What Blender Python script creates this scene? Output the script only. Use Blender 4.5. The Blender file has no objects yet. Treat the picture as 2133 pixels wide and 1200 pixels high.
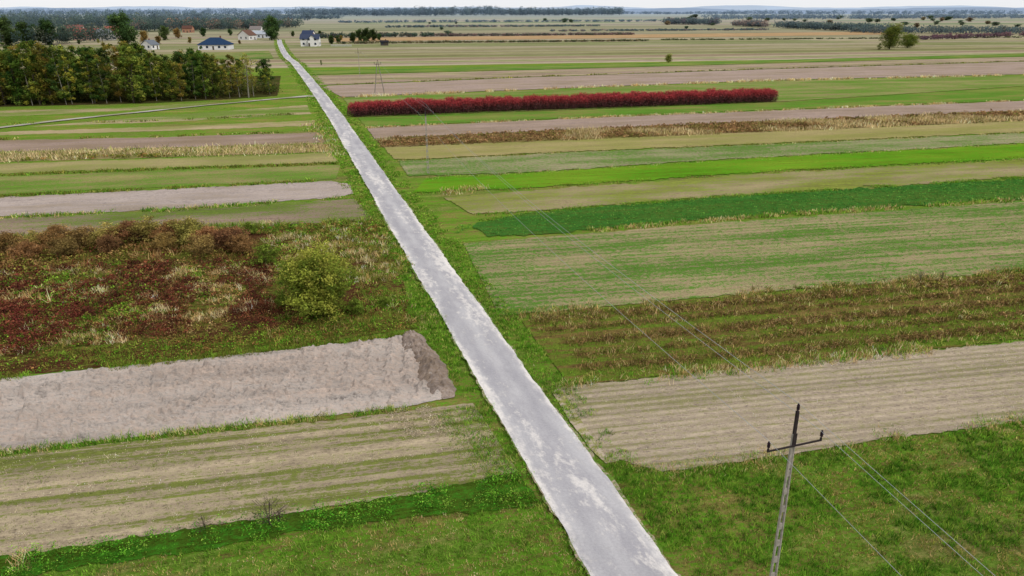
import bpy, math, random
import numpy as np
rng = np.random.default_rng(7)
random.seed(7)
scene = bpy.context.scene
COL = scene.collection
H = 22.0
PITCH = math.radians(22.12)
SP, CP = math.sin(PITCH), math.cos(PITCH)
F = 1422.0

# ------------------------------------------------------------------ helpers: image pixels back-projected onto the ground plane
def G(px, py):  # image pixel to flat ground position
    v = (py-600)/F
    dn = SP+v*CP; fw = CP-v*SP
    return (H*((px-1066.5)/F)/dn, H*fw/dn)
def ht(Y, py):  # height at depth Y that reaches image row py
    v = (py-600)/F
    return H - Y*(SP+v*CP)/(CP-v*SP)
def lin(c, k=1.0):
    o = []
    for x in c[:3]:
        x = x/255.0
        o.append((x/12.92 if x <= 0.04045 else ((x+0.055)/1.055)**2.4)*k)
    return o
def extR(l, x=2650):
    (a, b), (c, d) = l[-2], l[-1]
    return l+[(x, d+(d-b)/(c-a)*(x-c))]
def extL(l, x=-520):
    (a, b), (c, d) = l[0], l[1]
    return [(x, b+(d-b)/(c-a)*(x-a))]+l

def h2(i, j, s):
    v = np.sin(i*127.1+j*311.7+s*74.7)*43758.5453
    return v-np.floor(v)
def vnoise(x, y, s=0):
    xi = np.floor(x); yi = np.floor(y); fx = x-xi; fy = y-yi
    fx = fx*fx*(3-2*fx); fy = fy*fy*(3-2*fy)
    return (h2(xi, yi, s)*(1-fx)+h2(xi+1, yi, s)*fx)*(1-fy)+(h2(xi, yi+1, s)*(1-fx)+h2(xi+1, yi+1, s)*fx)*fy
def fbm(x, y, s=0, o=4):
    r = 0; a = .5
    for k in range(o):
        r = r+a*vnoise(x*2**k, y*2**k, s+k); a *= .5
    return r/(1-.5**o)

# ------------------------------------------------------------------ object helpers
def meta(o, label=None, cat=None, kind=None, group=None):
    if label: o["label"] = label
    if cat: o["category"] = cat
    if kind: o["kind"] = kind
    if group: o["group"] = group
    return o
def link(name, data=None, parent=None, mat=None):
    o = bpy.data.objects.new(name, data)
    COL.objects.link(o)
    if parent: o.parent = parent
    if mat and data is not None and not data.materials: data.materials.append(mat)
    return o
def quad_mesh(name, q, col=None, mat=None):
    q = np.asarray(q, dtype=np.float32).reshape(-1, 4, 3)
    M = len(q)
    me = bpy.data.meshes.new(name)
    me.vertices.add(4*M); me.vertices.foreach_set("co", q.reshape(-1))
    me.loops.add(4*M); me.loops.foreach_set("vertex_index", np.arange(4*M, dtype=np.int32))
    me.polygons.add(M); me.polygons.foreach_set("loop_start", np.arange(0, 4*M, 4, dtype=np.int32))
    try: me.polygons.foreach_set("loop_total", np.full(M, 4, dtype=np.int32))
    except Exception: pass
    if col is not None:
        a = me.color_attributes.new("Col", 'FLOAT_COLOR', 'POINT')
        c = np.ones((M, 4, 4), dtype=np.float32); c[:, :, :3] = np.asarray(col, dtype=np.float32)[:, None, :]
        a.data.foreach_set("color", c.reshape(-1))
    me.update(calc_edges=True)
    if mat: me.materials.append(mat)
    return me
def unit(n):
    v = rng.normal(size=(n, 3)); return v/np.linalg.norm(v, axis=1)[:, None]
def leaves(c, s, flat=0.0):
    n = len(c); a = unit(n); b = unit(n)
    a[:, 2] *= (1-flat); a /= np.linalg.norm(a, axis=1)[:, None]
    if flat: b[:, 2] *= (1-flat)
    b = b-a*(a*b).sum(1)[:, None]
    b /= np.linalg.norm(b, axis=1)[:, None]
    s = np.broadcast_to(np.asarray(s, dtype=float), (n,))[:, None]
    return np.stack([c-a*s*.5, c+b*s*.34, c+a*s*.5, c-b*s*.34], axis=1)
def blades(c, h, w, lean=.35):
    n = len(c); th = rng.uniform(0, 2*np.pi, n)
    side = np.stack([np.cos(th), np.sin(th), np.zeros(n)], 1)
    h = np.broadcast_to(h, (n,))[:, None]; w = np.broadcast_to(w, (n,))[:, None]
    ln = rng.normal(size=(n, 3))*lean; ln[:, 2] = 1
    tip = c+ln*h
    return np.stack([c-side*w*.5, c+side*w*.5, tip+side*w*.12, tip-side*w*.12], 1)
def tube(pts, rad, n=6):
    pts = np.asarray(pts, float); out = []
    rings = []
    for i, p in enumerate(pts):
        d = pts[min(i+1, len(pts)-1)]-pts[max(i-1, 0)]
        d /= (np.linalg.norm(d)+1e-9)
        u = np.cross(d, [0, 0, 1] if abs(d[2]) < .9 else [1, 0, 0]); u /= np.linalg.norm(u)
        v = np.cross(d, u)
        t = np.arange(n)*2*np.pi/n
        rings.append(p+rad[i]*(np.cos(t)[:, None]*u+np.sin(t)[:, None]*v))
    for i in range(len(rings)-1):
        for k in range(n):
            k2 = (k+1) % n
            out.append([rings[i][k], rings[i][k2], rings[i+1][k2], rings[i+1][k]])
    c = pts[-1]
    for k in range(0, n):
        out.append([rings[-1][k], rings[-1][(k+1) % n], c, c])
    return np.array(out)[:-n] if rad[-1] < .02 else np.array(out)
def box(x0, x1, y0, y1, z0, z1):
    v = [(x0,y0,z0),(x1,y0,z0),(x1,y1,z0),(x0,y1,z0),(x0,y0,z1),(x1,y0,z1),(x1,y1,z1),(x0,y1,z1)]
    return [[v[i] for i in f] for f in ((0,3,2,1),(4,5,6,7),(0,1,5,4),(1,2,6,5),(2,3,7,6),(3,0,4,7))]
def inpoly(p, poly):
    x, y = p[:, 0], p[:, 1]; r = np.zeros(len(p), bool); n = len(poly)
    for i in range(n):
        x1, y1 = poly[i]; x2, y2 = poly[(i+1) % n]
        if y1 == y2: continue
        c = ((y1 > y) != (y2 > y)) & (x < (x2-x1)*(y-y1)/(y2-y1)+x1)
        r ^= c
    return r
def sample(poly, dens, near=60.0, pw=1.3):
    P = np.array(poly); lo = P.min(0); hi = P.max(0)
    n = int(dens*(hi[0]-lo[0])*(hi[1]-lo[1])); n = min(n, 3000000)
    p = rng.uniform(lo, hi, size=(n, 2))
    d = np.hypot(p[:, 0], p[:, 1])
    k = rng.random(n) < np.minimum(1, (near/np.maximum(d, 1))**pw)
    p = p[k]
    return p[inpoly(p, poly)]
def W(l): return [G(*p) for p in l]
def band(top, bot): return W(top)+W(bot)[::-1]
def alongline(l, width, dens, near=60, pw=1.2, gate=.42):
    w = np.array(W(l)); out = []
    for a, b in zip(w[:-1], w[1:]):
        L = np.linalg.norm(b-a); dm = np.linalg.norm((a+b)/2)
        n = int(L*dens*min(1, (near/dm)**pw))
        t = rng.random(n)[:, None]; d = (b-a)/L; nn = np.array([-d[1], d[0]])
        out.append(a+(b-a)*t+nn*rng.normal(size=(n, 1))*width*.5)
    p = np.concatenate(out)
    return p[fbm(p[:, 0]*.25, p[:, 1]*.25, 71, 3) > gate]
CA, SA = math.cos(math.radians(10.5)), math.sin(math.radians(10.5))
def across(p): return -p[:, 0]*SA+p[:, 1]*CA

# ------------------------------------------------------------------ materials
def newmat(name):
    m = bpy.data.materials.new(name); m.use_nodes = True
    nt = m.node_tree; nt.nodes.clear()
    o = nt.nodes.new("ShaderNodeOutputMaterial")
    return m, nt, o
class NB:
    def __init__(s, nt): s.nt = nt
    def n(s, t, **k):
        nd = s.nt.nodes.new(t)
        for a, b in k.items(): setattr(nd, a, b)
        return nd
    def l(s, a, b): s.nt.links.new(a, b)
    def m(s, op, a, b=0.0, c=None, clamp=False):
        nd = s.n("ShaderNodeMath", operation=op); nd.use_clamp = clamp
        for i, v in enumerate((a, b) if c is None else (a, b, c)):
            if isinstance(v, (int, float)): nd.inputs[i].default_value = v
            else: s.l(v, nd.inputs[i])
        return nd.outputs[0]
    def mix(s, f, a, b, blend='MIX'):
        nd = s.n("ShaderNodeMix", data_type='RGBA', blend_type=blend)
        for i, v in ((0, f), (6, a), (7, b)):
            if isinstance(v, (int, float)): nd.inputs[i].default_value = v
            elif isinstance(v, (list, tuple)): nd.inputs[i].default_value = (*v[:3], 1)
            else: s.l(v, nd.inputs[i])
        return nd.outputs[2]
    def noise(s, vec, scale, detail=3, rough=.55):
        nd = s.n("ShaderNodeTexNoise"); nd.inputs["Scale"].default_value = scale
        nd.inputs["Detail"].default_value = detail; nd.inputs["Roughness"].default_value = rough
        s.l(vec, nd.inputs["Vector"]); return nd.outputs[0]
    def mr(s, v, a, b, c=0.0, d=1.0):
        nd = s.n("ShaderNodeMapRange"); nd.interpolation_type = 'SMOOTHSTEP' if (c, d) == (0.0, 1.0) else 'LINEAR'
        s.l(v, nd.inputs[0])
        for i, x in enumerate((a, b, c, d)): nd.inputs[i+1].default_value = x
        return nd.outputs[0]
    def grey(s, f):
        cc = s.n("ShaderNodeCombineXYZ")
        for i in range(3): s.l(f, cc.inputs[i])
        return cc.outputs[0]
    def diff(s, col, out, bump=None, strength=.4, dist=.1, rough=1.0):
        b = s.n("ShaderNodeBsdfDiffuse")
        if isinstance(col, (list, tuple)): b.inputs[0].default_value = (*col, 1)
        else: s.l(col, b.inputs[0])
        if bump is not None:
            bm = s.n("ShaderNodeBump"); bm.inputs["Strength"].default_value = strength
            bm.inputs["Distance"].default_value = dist
            s.l(bump, bm.inputs["Height"]); s.l(bm.outputs[0], b.inputs["Normal"])
        s.l(b.outputs[0], out.inputs[0])
ALB = 0.82
def rowvec(B, head):
    tc = B.n("ShaderNodeTexCoord"); r = B.n("ShaderNodeVectorRotate", rotation_type='Z_AXIS')
    B.l(tc.outputs["Object"], r.inputs[0]); r.inputs["Angle"].default_value = -math.radians(90-head)
    return r.outputs[0]
def scalevec(B, v, x, y):
    nd = B.n("ShaderNodeVectorMath", operation='MULTIPLY'); B.l(v, nd.inputs[0])
    nd.inputs[1].default_value = (x, y, 1); return nd.outputs[0]
def mat_field(name, a, b, thr=.5, soft=.08, ws=1.0, wm=.6, wf=.6, wl=.8, row=1.5, head=79, c=None, cthr=.6, lines=0, pitch=.7, bump=.4, var=.35, al=.06, w2=.35):
    m, nt, o = newmat(name); B = NB(nt)
    v = rowvec(B, head)
    st = B.noise(scalevec(B, v, al, row*1.3), 1.0, 6, .8)
    st2 = B.noise(scalevec(B, v, .012, row*.28), 1.0, 2, .5)
    md = B.noise(scalevec(B, v, .55, 1.3), 1.1, 6, .75); fi = B.noise(scalevec(B, v, .8, 1.2), 3.6, 5, .9); lg = B.noise(scalevec(B, v, .35, 1), .16, 3)
    tot = None
    for w, n_ in ((ws, st), (ws*w2, st2), (wm, md), (wf*1.4, fi), (wl, lg)):
        t = B.m('MULTIPLY', B.m('SUBTRACT', n_, .5), w)
        tot = t if tot is None else B.m('ADD', tot, t)
    if lines:
        sp = B.n("ShaderNodeSeparateXYZ"); B.l(v, sp.inputs[0])
        wob = B.m('MULTIPLY', B.noise(scalevec(B, v, .05, .3), 1, 2), 3.0)
        s_ = B.m('SINE', B.m('ADD', B.m('MULTIPLY', sp.outputs[1], 2*math.pi/pitch), wob))
        tot = B.m('ADD', tot, B.m('MULTIPLY', B.m('MULTIPLY', s_, B.mr(md, .3, .6)), lines))
    tot = B.m('ADD', tot, .5)
    f = B.mr(tot, thr-soft, thr+soft)
    a_, b_ = lin(a, ALB), lin(b, ALB)
    col = B.mix(f, a_, b_)
    if c is not None:
        f2 = B.mr(B.m('ADD', B.m('MULTIPLY', lg, .5), B.m('ADD', B.m('MULTIPLY', md, .3), B.m('MULTIPLY', fi, .2))), cthr-.06, cthr+.06)
        col = B.mix(B.m('MULTIPLY', f2, .8), col, lin(c, ALB))
    fs_ = B.mr(fi, .36, .64, -.5, .5); ss_ = B.mr(st, .34, .66, -.5, .5); ms_ = B.mr(md, .34, .66, -.5, .5)
    tx = B.m('ADD', B.m('ADD', B.m('MULTIPLY', fs_, .6), B.m('MULTIPLY', ss_, .45)), B.m('MULTIPLY', ms_, .3))
    br = B.m('ADD', B.m('MULTIPLY', tx, var*2.5), 1.0)
    col = B.mix(1.0, col, B.grey(br), 'MULTIPLY')
    B.diff(col, o, B.m('ADD', fi, st), bump*1.3, .14)
    return m
def mat_plain(name, c, var=.3, sc=3.0, k=.8, c2=None):
    m, nt, o = newmat(name); B = NB(nt)
    tc = B.n("ShaderNodeTexCoord")
    n1 = B.noise(tc.outputs["Object"], sc, 4, .6)
    a = lin(c, k*(1-var)); b = lin(c2 or c, k*(1+var))
    B.diff(B.mix(B.mr(n1, .3, .7), a, b), o, n1, .3, .03)
    return m
def mat_veg(name, trans=.35, hv=.0):
    m, nt, o = newmat(name); B = NB(nt)
    at = B.n("ShaderNodeVertexColor"); at.layer_name = "Col"
    col = at.outputs[0]
    if hv:
        oi = B.n("ShaderNodeObjectInfo")
        hs = B.n("ShaderNodeHueSaturation")
        B.l(B.mr(oi.outputs["Random"], 0, 1.001, .5-hv*.15, .5+hv*.22), hs.inputs["Hue"])
        r2 = B.m('FRACT', B.m('MULTIPLY', oi.outputs["Random"], 17.3))
        B.l(B.mr(r2, 0, 1.001, 1-hv*2.2, 1+hv*2.0), hs.inputs["Value"])
        B.l(col, hs.inputs["Color"]); col = hs.outputs[0]
    d = B.n("ShaderNodeBsdfDiffuse"); t = B.n("ShaderNodeBsdfTranslucent"); mx = B.n("ShaderNodeMixShader")
    B.l(col, d.inputs[0]); B.l(col, t.inputs[0]); mx.inputs[0].default_value = trans
    B.l(d.outputs[0], mx.inputs[1]); B.l(t.outputs[0], mx.inputs[2]); B.l(mx.outputs[0], o.inputs[0])
    return m
VEG = mat_veg("foliage_mix", .4); CROWN = mat_veg("crown_foliage", .4, .13); REDM = mat_veg("red_foliage", .3, .0)

# ------------------------------------------------------------------ camera, world, sun
cam = bpy.data.cameras.new("camera"); co = bpy.data.objects.new("camera", cam); COL.objects.link(co)
co.location = (0, 0, H); co.rotation_euler = (math.radians(90)-PITCH, 0, 0)
cam.sensor_width = 36; cam.lens = 24.0; cam.clip_end = 30000; cam.clip_start = .1
scene.camera = co
w = bpy.data.worlds.new("World"); scene.world = w; w.use_nodes = True
nt = w.node_tree; nt.nodes.clear(); B = NB(nt)
sky = B.n("ShaderNodeTexSky", sky_type='NISHITA'); sky.sun_disc = False
sky.sun_elevation = math.radians(46); sky.sun_rotation = math.radians(-60); sky.dust_density = 3
mx = B.mix(.86, sky.outputs[0], (9.8, 9.95, 10.2))
bg = B.n("ShaderNodeBackground"); bg.inputs[1].default_value = .1
B.l(mx, bg.inputs[0]); wo = B.n("ShaderNodeOutputWorld"); B.l(bg.outputs[0], wo.inputs[0])
sl = bpy.data.lights.new("sun", 'SUN'); sl.energy = 2.3; sl.angle = math.radians(10); sl.color = (1, .97, .92)
so = bpy.data.objects.new("sun", sl); COL.objects.link(so)
so.rotation_euler = (math.radians(44), 0, math.radians(60))
scene.view_settings.view_transform = 'Standard'; scene.view_settings.look = 'None'; scene.view_settings.exposure = 0

# ------------------------------------------------------------------ ground
def mat_ground():
    m, nt, o = newmat("distant_farmland"); B = NB(nt)
    v = rowvec(B, 78)
    sp = B.n("ShaderNodeSeparateXYZ"); B.l(v, sp.inputs[0])
    u, vv = sp.outputs[0], sp.outputs[1]
    blk = B.m('FLOOR', B.m('DIVIDE', B.m('ADD', u, B.m('MULTIPLY', vv, .4)), 560.0))
    def cells(wd, off):
        vo = B.n("ShaderNodeTexVoronoi", voronoi_dimensions='1D')
        B.l(B.m('ADD', B.m('DIVIDE', vv, wd), B.m('MULTIPLY', blk, off)), vo.inputs["W"]); vo.inputs["Scale"].default_value = 1
        s2 = B.n("ShaderNodeSeparateColor"); B.l(vo.outputs["Color"], s2.inputs[0]); return s2.outputs[0]
    def ramp(f, pal):
        r = B.n("ShaderNodeValToRGB"); r.color_ramp.interpolation = 'CONSTANT'
        while len(r.color_ramp.elements) < len(pal): r.color_ramp.elements.new(.5)
        for i, c in enumerate(pal):
            r.color_ramp.elements[i].position = i/len(pal); r.color_ramp.elements[i].color = (*lin(c, .8), 1)
        B.l(f, r.inputs[0]); return r.outputs[0]
    pal = [(148,146,104),(166,146,128),(108,130,62),(176,164,132),(134,130,84),(150,128,116),(94,116,54),(184,172,146),(122,126,80),(166,150,118),(122,102,80),(156,152,112),(138,114,102),(104,110,66)]
    pal2 = [(150,150,108),(165,148,128),(132,138,86),(172,160,130),(146,126,108),(146,148,104),(170,158,132),(120,126,78)]
    c1 = ramp(cells(6.5, 7.31), pal); c2 = ramp(cells(24, 3.77), pal2); c3 = ramp(cells(60, 5.13), pal)
    col = B.mix(.34, c1, c2)
    far = B.mr(vv, 450, 1400)
    col = B.mix(B.m('MULTIPLY', far, .75), col, c3)
    n1 = B.noise(scalevec(B, v, .02, .35), 1, 5, .7); n2 = B.noise(scalevec(B, v, .4, 1), .03, 3)
    n3 = B.noise(scalevec(B, v, .15, .6), 1, 5, .8)
    col = B.mix(B.m('MULTIPLY', B.mr(n1, .48, .62), .5), col, lin((100,100,62), .8))
    col = B.mix(B.m('MULTIPLY', B.mr(n2, .5, .7), .25), col, lin((182,170,144), .8))
    col = B.mix(1.0, col, B.grey(B.mr(n3, .3, .7, .72, 1.26)), 'MULTIPLY')
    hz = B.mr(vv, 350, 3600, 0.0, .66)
    col = B.mix(hz, col, lin((162,178,188), .8))  # aerial haze painted into the field colour, growing with distance
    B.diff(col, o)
    return m
def poly_sheet(name, pts, z, mat, jit=.25, label=None, cat=None):
    out = []; n = len(pts)
    for i in range(n):
        a = np.array(pts[i]); b = np.array(pts[(i+1) % n]); L = np.linalg.norm(b-a)
        dm = np.linalg.norm((a+b)/2); st = max(.2, min(dm*.004, 4)); k = max(1, int(L/st)); k = min(k, 1200)
        for j in range(k):
            out.append(a+(b-a)*j/k)
    out = np.array(out)
    if jit:
        d = np.hypot(out[:, 0], out[:, 1]); amp = jit*np.clip(d/60, .6, 2.2)
        x0 = out[:, 0].copy()
        out[:, 1] += ((fbm(x0*.5, out[:, 1]*.5, z*977, 3)-.5)*2.4+(fbm(x0*2.0, out[:, 1]*2.0, z*77, 3)-.5)*2.0)*amp
    me = bpy.data.meshes.new(name)
    me.from_pydata([(p[0], p[1], z) for p in out], [], [list(range(len(out)))])
    me.update()
    if me.polygons[0].normal.z < 0: me.flip_normals()
    o = link(name, me, None, mat)
    return meta(o, label, cat, "structure")
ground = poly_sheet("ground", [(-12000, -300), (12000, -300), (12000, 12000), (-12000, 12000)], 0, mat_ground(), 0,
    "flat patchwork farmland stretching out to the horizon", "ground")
GRASS = mat_field("verge_grass", (144,136,74), (94,136,36), thr=.43, ws=.3, wm=1.1, wf=1.1, wl=1.0, soft=.08, bump=.8, c=(136,120,78), cthr=.56, var=.5)
meadow = poly_sheet("ground", band(extL(extR([(0,150),(600,142),(2133,116)])), [(-520,1750),(2650,1750)]), .015, GRASS, 0,
    "rough green grassland around the road and fields", "ground")

Z = [.02]
def field(top, bot, mat, side, label, jit=.25):
    if side == 'R': top, bot = extR(top), extR(bot)
    elif side == 'L': top, bot = extL(top), extL(bot)
    Z[0] += .004
    poly_sheet("field", band(top, bot), Z[0], mat, jit, label, "field")
    return band(top, bot)
MF = mat_field
field([(0,165),(300,160),(585,158)], [(0,223),(300,216),(480,207),(578,200)], MF("forest_floor", (84,74,46), (62,68,30), thr=.5, ws=.3), 'L', "dark leaf-littered floor of the wood")
field([(0,231),(250,225),(460,212)], [(0,243),(200,234),(400,222)], MF("pale_left", (170,152,118), (118,132,66), thr=.5, ws=1.4, row=.4), 'L', "pale strip under the tree belt")
field([(140,258),(350,240),(640,219)], [(60,264),(350,254),(648,238)], MF("stripy_left", (166,150,116), (108,128,58), thr=.5, ws=1.6, row=.6, w2=1), 'N', "striped stubble wedge beside the path")
field([(0,275),(350,264),(655,251)], [(0,282),(350,273),(658,262)], MF("beige_left", (174,156,122), (136,134,82), thr=.5, ws=1, row=.4), 'L', "beige stubble strip near the dirt path")
field([(0,293),(350,286),(665,276)], [(0,317),(350,308),(680,298)], MF("brown_left", (158,138,126), (138,120,100), thr=.5, ws=1, row=.8, var=.4), 'L', "ploughed brown soil strip")
L8t = [(0,320),(350,310),(685,300)]; L8b = [(0,338),(350,328),(688,317)]
field(L8t, L8b, MF("weedy_left", (156,136,98), (106,112,56), thr=.5, wm=1), 'L', "pale weedy strip")
field([(0,341),(350,331),(690,319)], [(0,362),(350,350),(705,338)], MF("khaki_left", (160,148,104), (132,134,76), thr=.5, soft=.12, ws=1, row=.8, var=.36), 'L', "khaki field strip")
field([(0,368),(350,356),(710,344)], [(0,406),(350,390),(700,374)], MF("green_left", (152,142,94), (94,124,46), thr=.48, ws=1.2, row=.8, wf=1.5, var=.5), 'L', "green regrowth strip")
field([(0,412),(350,395),(690,378),(730,385)], [(0,452),(350,436),(700,412),(735,405)], MF("grey_soil", (174,160,152), (150,136,122), thr=.54, ws=1.1, row=.9, var=.42), 'L', "bare grey pink soil strip", .3)
field([(0,456),(350,441),(740,415)], [(0,498),(300,480),(500,473),(780,460)], MF("grey_green", (150,130,114), (98,114,50), thr=.53, ws=1.2, wl=1.2, row=.9, wf=1.4, var=.45), 'L', "grey brown soil strip with green weeds", .3)
L3t = [(0,500),(300,482),(500,475),(795,462)]; L3b = [(0,785),(300,757),(600,725),(875,684)]
field(L3t, L3b, MF("scrub_ground", (96,64,44), (108,114,48), thr=.49, ws=.2, wm=1, wl=1.2, wf=1, bump=1, var=.5), 'L', "overgrown fallow land with rusty weeds")
L1t = [(0,953),(400,908),(830,862),(985,842)]; L1b = [(0,1165),(300,1122),(550,1080),(850,1035),(1080,985)]
field(L1t, L1b, MF("stubble_rows", (188,170,142), (116,122,62), thr=.52, soft=.09, ws=1.4, wf=1.0, wm=.3, wl=.4, row=2.2, head=79, lines=.08, pitch=.9, bump=.7, var=.5, al=.04, w2=.6), 'L', "beige stubble field with green rows")
field(L1b, [(0,1215),(300,1165),(600,1118),(900,1075),(1130,1050)], MF("nettle_ground", (82,108,34), (66,118,32), thr=.5, wf=1.2, wm=1, bump=.9, var=.5), 'L', "strip of dark green weeds", .4)
Z[0] += .004
poly_sheet("bare_soil", W([(1150,818),(1180,806),(1215,815),(1290,960),(1262,966),(1225,935),(1190,885)]), Z[0], MF("trodden_soil", (196,178,160), (132,132,74), thr=.53, soft=.1, ws=.2, wm=1.4, wf=1.4), .35, "trodden sandy soil patch between road and field", "bare soil")
R1t = [(1165,808),(1300,795),(1500,775),(1800,745),(2133,712)]; R1b = [(1262,955),(1380,985),(1500,968),(1700,938),(2133,878)]
field(R1t, R1b, MF("stubble_pale", (194,176,154), (136,131,92), thr=.55, soft=.1, ws=1.1, wf=.9, wl=.3, wm=.3, row=3.6, head=80.5, lines=.08, pitch=.62, bump=.7, var=.5, al=.05), 'R', "pale beige stubble field with drilled rows")
R2t = [(1085,668),(1300,640),(1600,612),(2133,568)]; R2b = [(1185,803),(1300,793),(1500,773),(2133,708)]
field(R2t, R2b, MF("rough_fallow", (130,110,64), (100,118,42), thr=.48, soft=.1, ws=2.0, wl=.4, row=.7, head=81, bump=.8, var=.5), 'R', "overgrown olive fallow strip with weedy rows")
R3t = [(965,508),(1200,490),(1500,465),(2133,420)]; R3b = [(1040,660),(1300,637),(1600,609),(2133,566)]
field(R3t, R3b, MF("stubble_greening", (168,151,116), (82,118,44), thr=.485, soft=.06, ws=1.2, wm=.8, wf=1.8, wl=.9, row=2.2, head=80, bump=.5, al=.1, w2=.6, lines=.07, pitch=.9, var=.5), 'R', "stubble field with patchy green regrowth")
R4t = [(985,470),(1040,456),(1120,443),(1200,436),(1500,412),(2133,372)]; R4b = [(985,474),(1015,492),(1080,492),(1250,478),(1500,455),(2133,414)]
field(R4t, R4b, MF("brassica_ground", (92,118,50), (60,108,42), thr=.47, soft=.1, ws=1.2, row=2, wf=1.6, wm=1, bump=.8, var=.55), 'R', "lush dark green leafy crop strip", .55)
field([(925,412),(1200,392),(1600,362),(2133,333)], [(985,448),(1200,434),(1500,410),(2133,370)], MF("stubble_olive", (162,146,112), (114,126,58), thr=.49, ws=1.3, wl=.8, wf=1.3, row=1.3, c=(124,130,58), cthr=.52, var=.5), 'R', "olive and beige stubble strip", .45)
field([(890,372),(1100,362),(1500,335),(2133,301)], [(860,402),(1100,392),(1600,358),(2133,331)], MF("bright_grass", (118,146,42), (82,134,28), thr=.5, ws=.9, row=1, soft=.1, var=.5, wf=1.4), 'R', "bright green young grass strip", .4)
field([(830,337),(1200,318),(1600,302),(2133,278)], [(850,368),(1100,360),(1500,333),(2133,299)], MF("green_grey_stubble", (164,152,122), (84,118,44), thr=.49, wf=2.0, ws=.9, row=1.5, wl=.8, al=.1, var=.5), 'R', "grey green stubble with fresh regrowth", .3)
field([(800,308),(1200,292),(1600,275),(2133,253)], [(822,334),(1200,316),(1600,300),(2133,276)], MF("khaki_field", (162,148,102), (136,134,76), thr=.5, soft=.15, ws=1, row=1, var=.38), 'R', "smooth khaki field strip", .3)
R9t = [(785,292),(1200,272),(1600,255),(2133,233)]; R9b = [(798,308),(1200,292),(1600,275),(2133,252)]
field(R9t, R9b, MF("weedy_strip", (150,128,90), (112,104,56), thr=.5, ws=.6, wm=1), 'R', "strip of dry weeds and tall grass")
field([(765,268),(1200,248),(1600,232),(2133,211)], [(780,290),(1200,270),(1600,253),(2133,231)], MF("pink_soil", (164,144,132), (142,124,106), thr=.52, soft=.12, ws=1, row=1, var=.45), 'R', "ploughed pinkish brown soil strip")
field([(745,246),(1200,230),(1640,213),(2133,181)], [(763,266),(1200,246),(1600,230),(2133,209)], MF("green_strip", (134,134,72), (88,126,44), thr=.45, ws=1.2, row=.6, wf=1.1, var=.45), 'R', "green grass strip beside red bushes")
field([(715,205),(1200,185),(1600,170),(2133,158)], [(742,245),(1200,229),(1640,212),(2133,180)], MF("olive_strip", (150,142,94), (94,126,48), thr=.48, ws=1.3, row=.45, wl=.5, wf=1.1, var=.45), 'R', "olive green strip under the red bushes")
field([(668,180),(1100,162),(1600,145),(2133,129)], [(712,203),(1200,183),(1600,168),(2133,155)], MF("mauve_soil", (164,145,134), (146,130,110), thr=.55, ws=1, row=.6, var=.38), 'R', "bare mauve brown ploughed strip")
field([(646,158),(1100,147),(1600,133),(2133,119)], [(665,178),(1100,161),(1600,144),(2133,128)], MF("beige_strip", (168,153,124), (128,126,84), thr=.5, ws=1.8, row=.35, c=(154,132,120), cthr=.5, w2=1), 'R', "beige stubble strip")
field([(640,148),(1100,138),(1600,126),(2133,112)], [(645,156),(1100,146),(1600,132),(2133,118)], MF("green_thin", (126,136,70), (84,122,48), thr=.5, ws=1, row=.3), 'R', "narrow green crop strip")
field([(690,80),(1100,75),(1500,70),(1850,66)], [(690,87),(1100,82),(1500,77),(1850,72)], MF("corn_dry", (184,152,116), (160,134,98), thr=.5, row=.3), 'N', "dry tan maize field", .1)
field([(0,118),(300,115),(560,106)], [(0,135),(300,130),(570,122)], MF("yard_green", (144,136,92), (92,122,54), thr=.5, ws=1.2, row=.3), 'L', "green garden plots by the houses")

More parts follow.
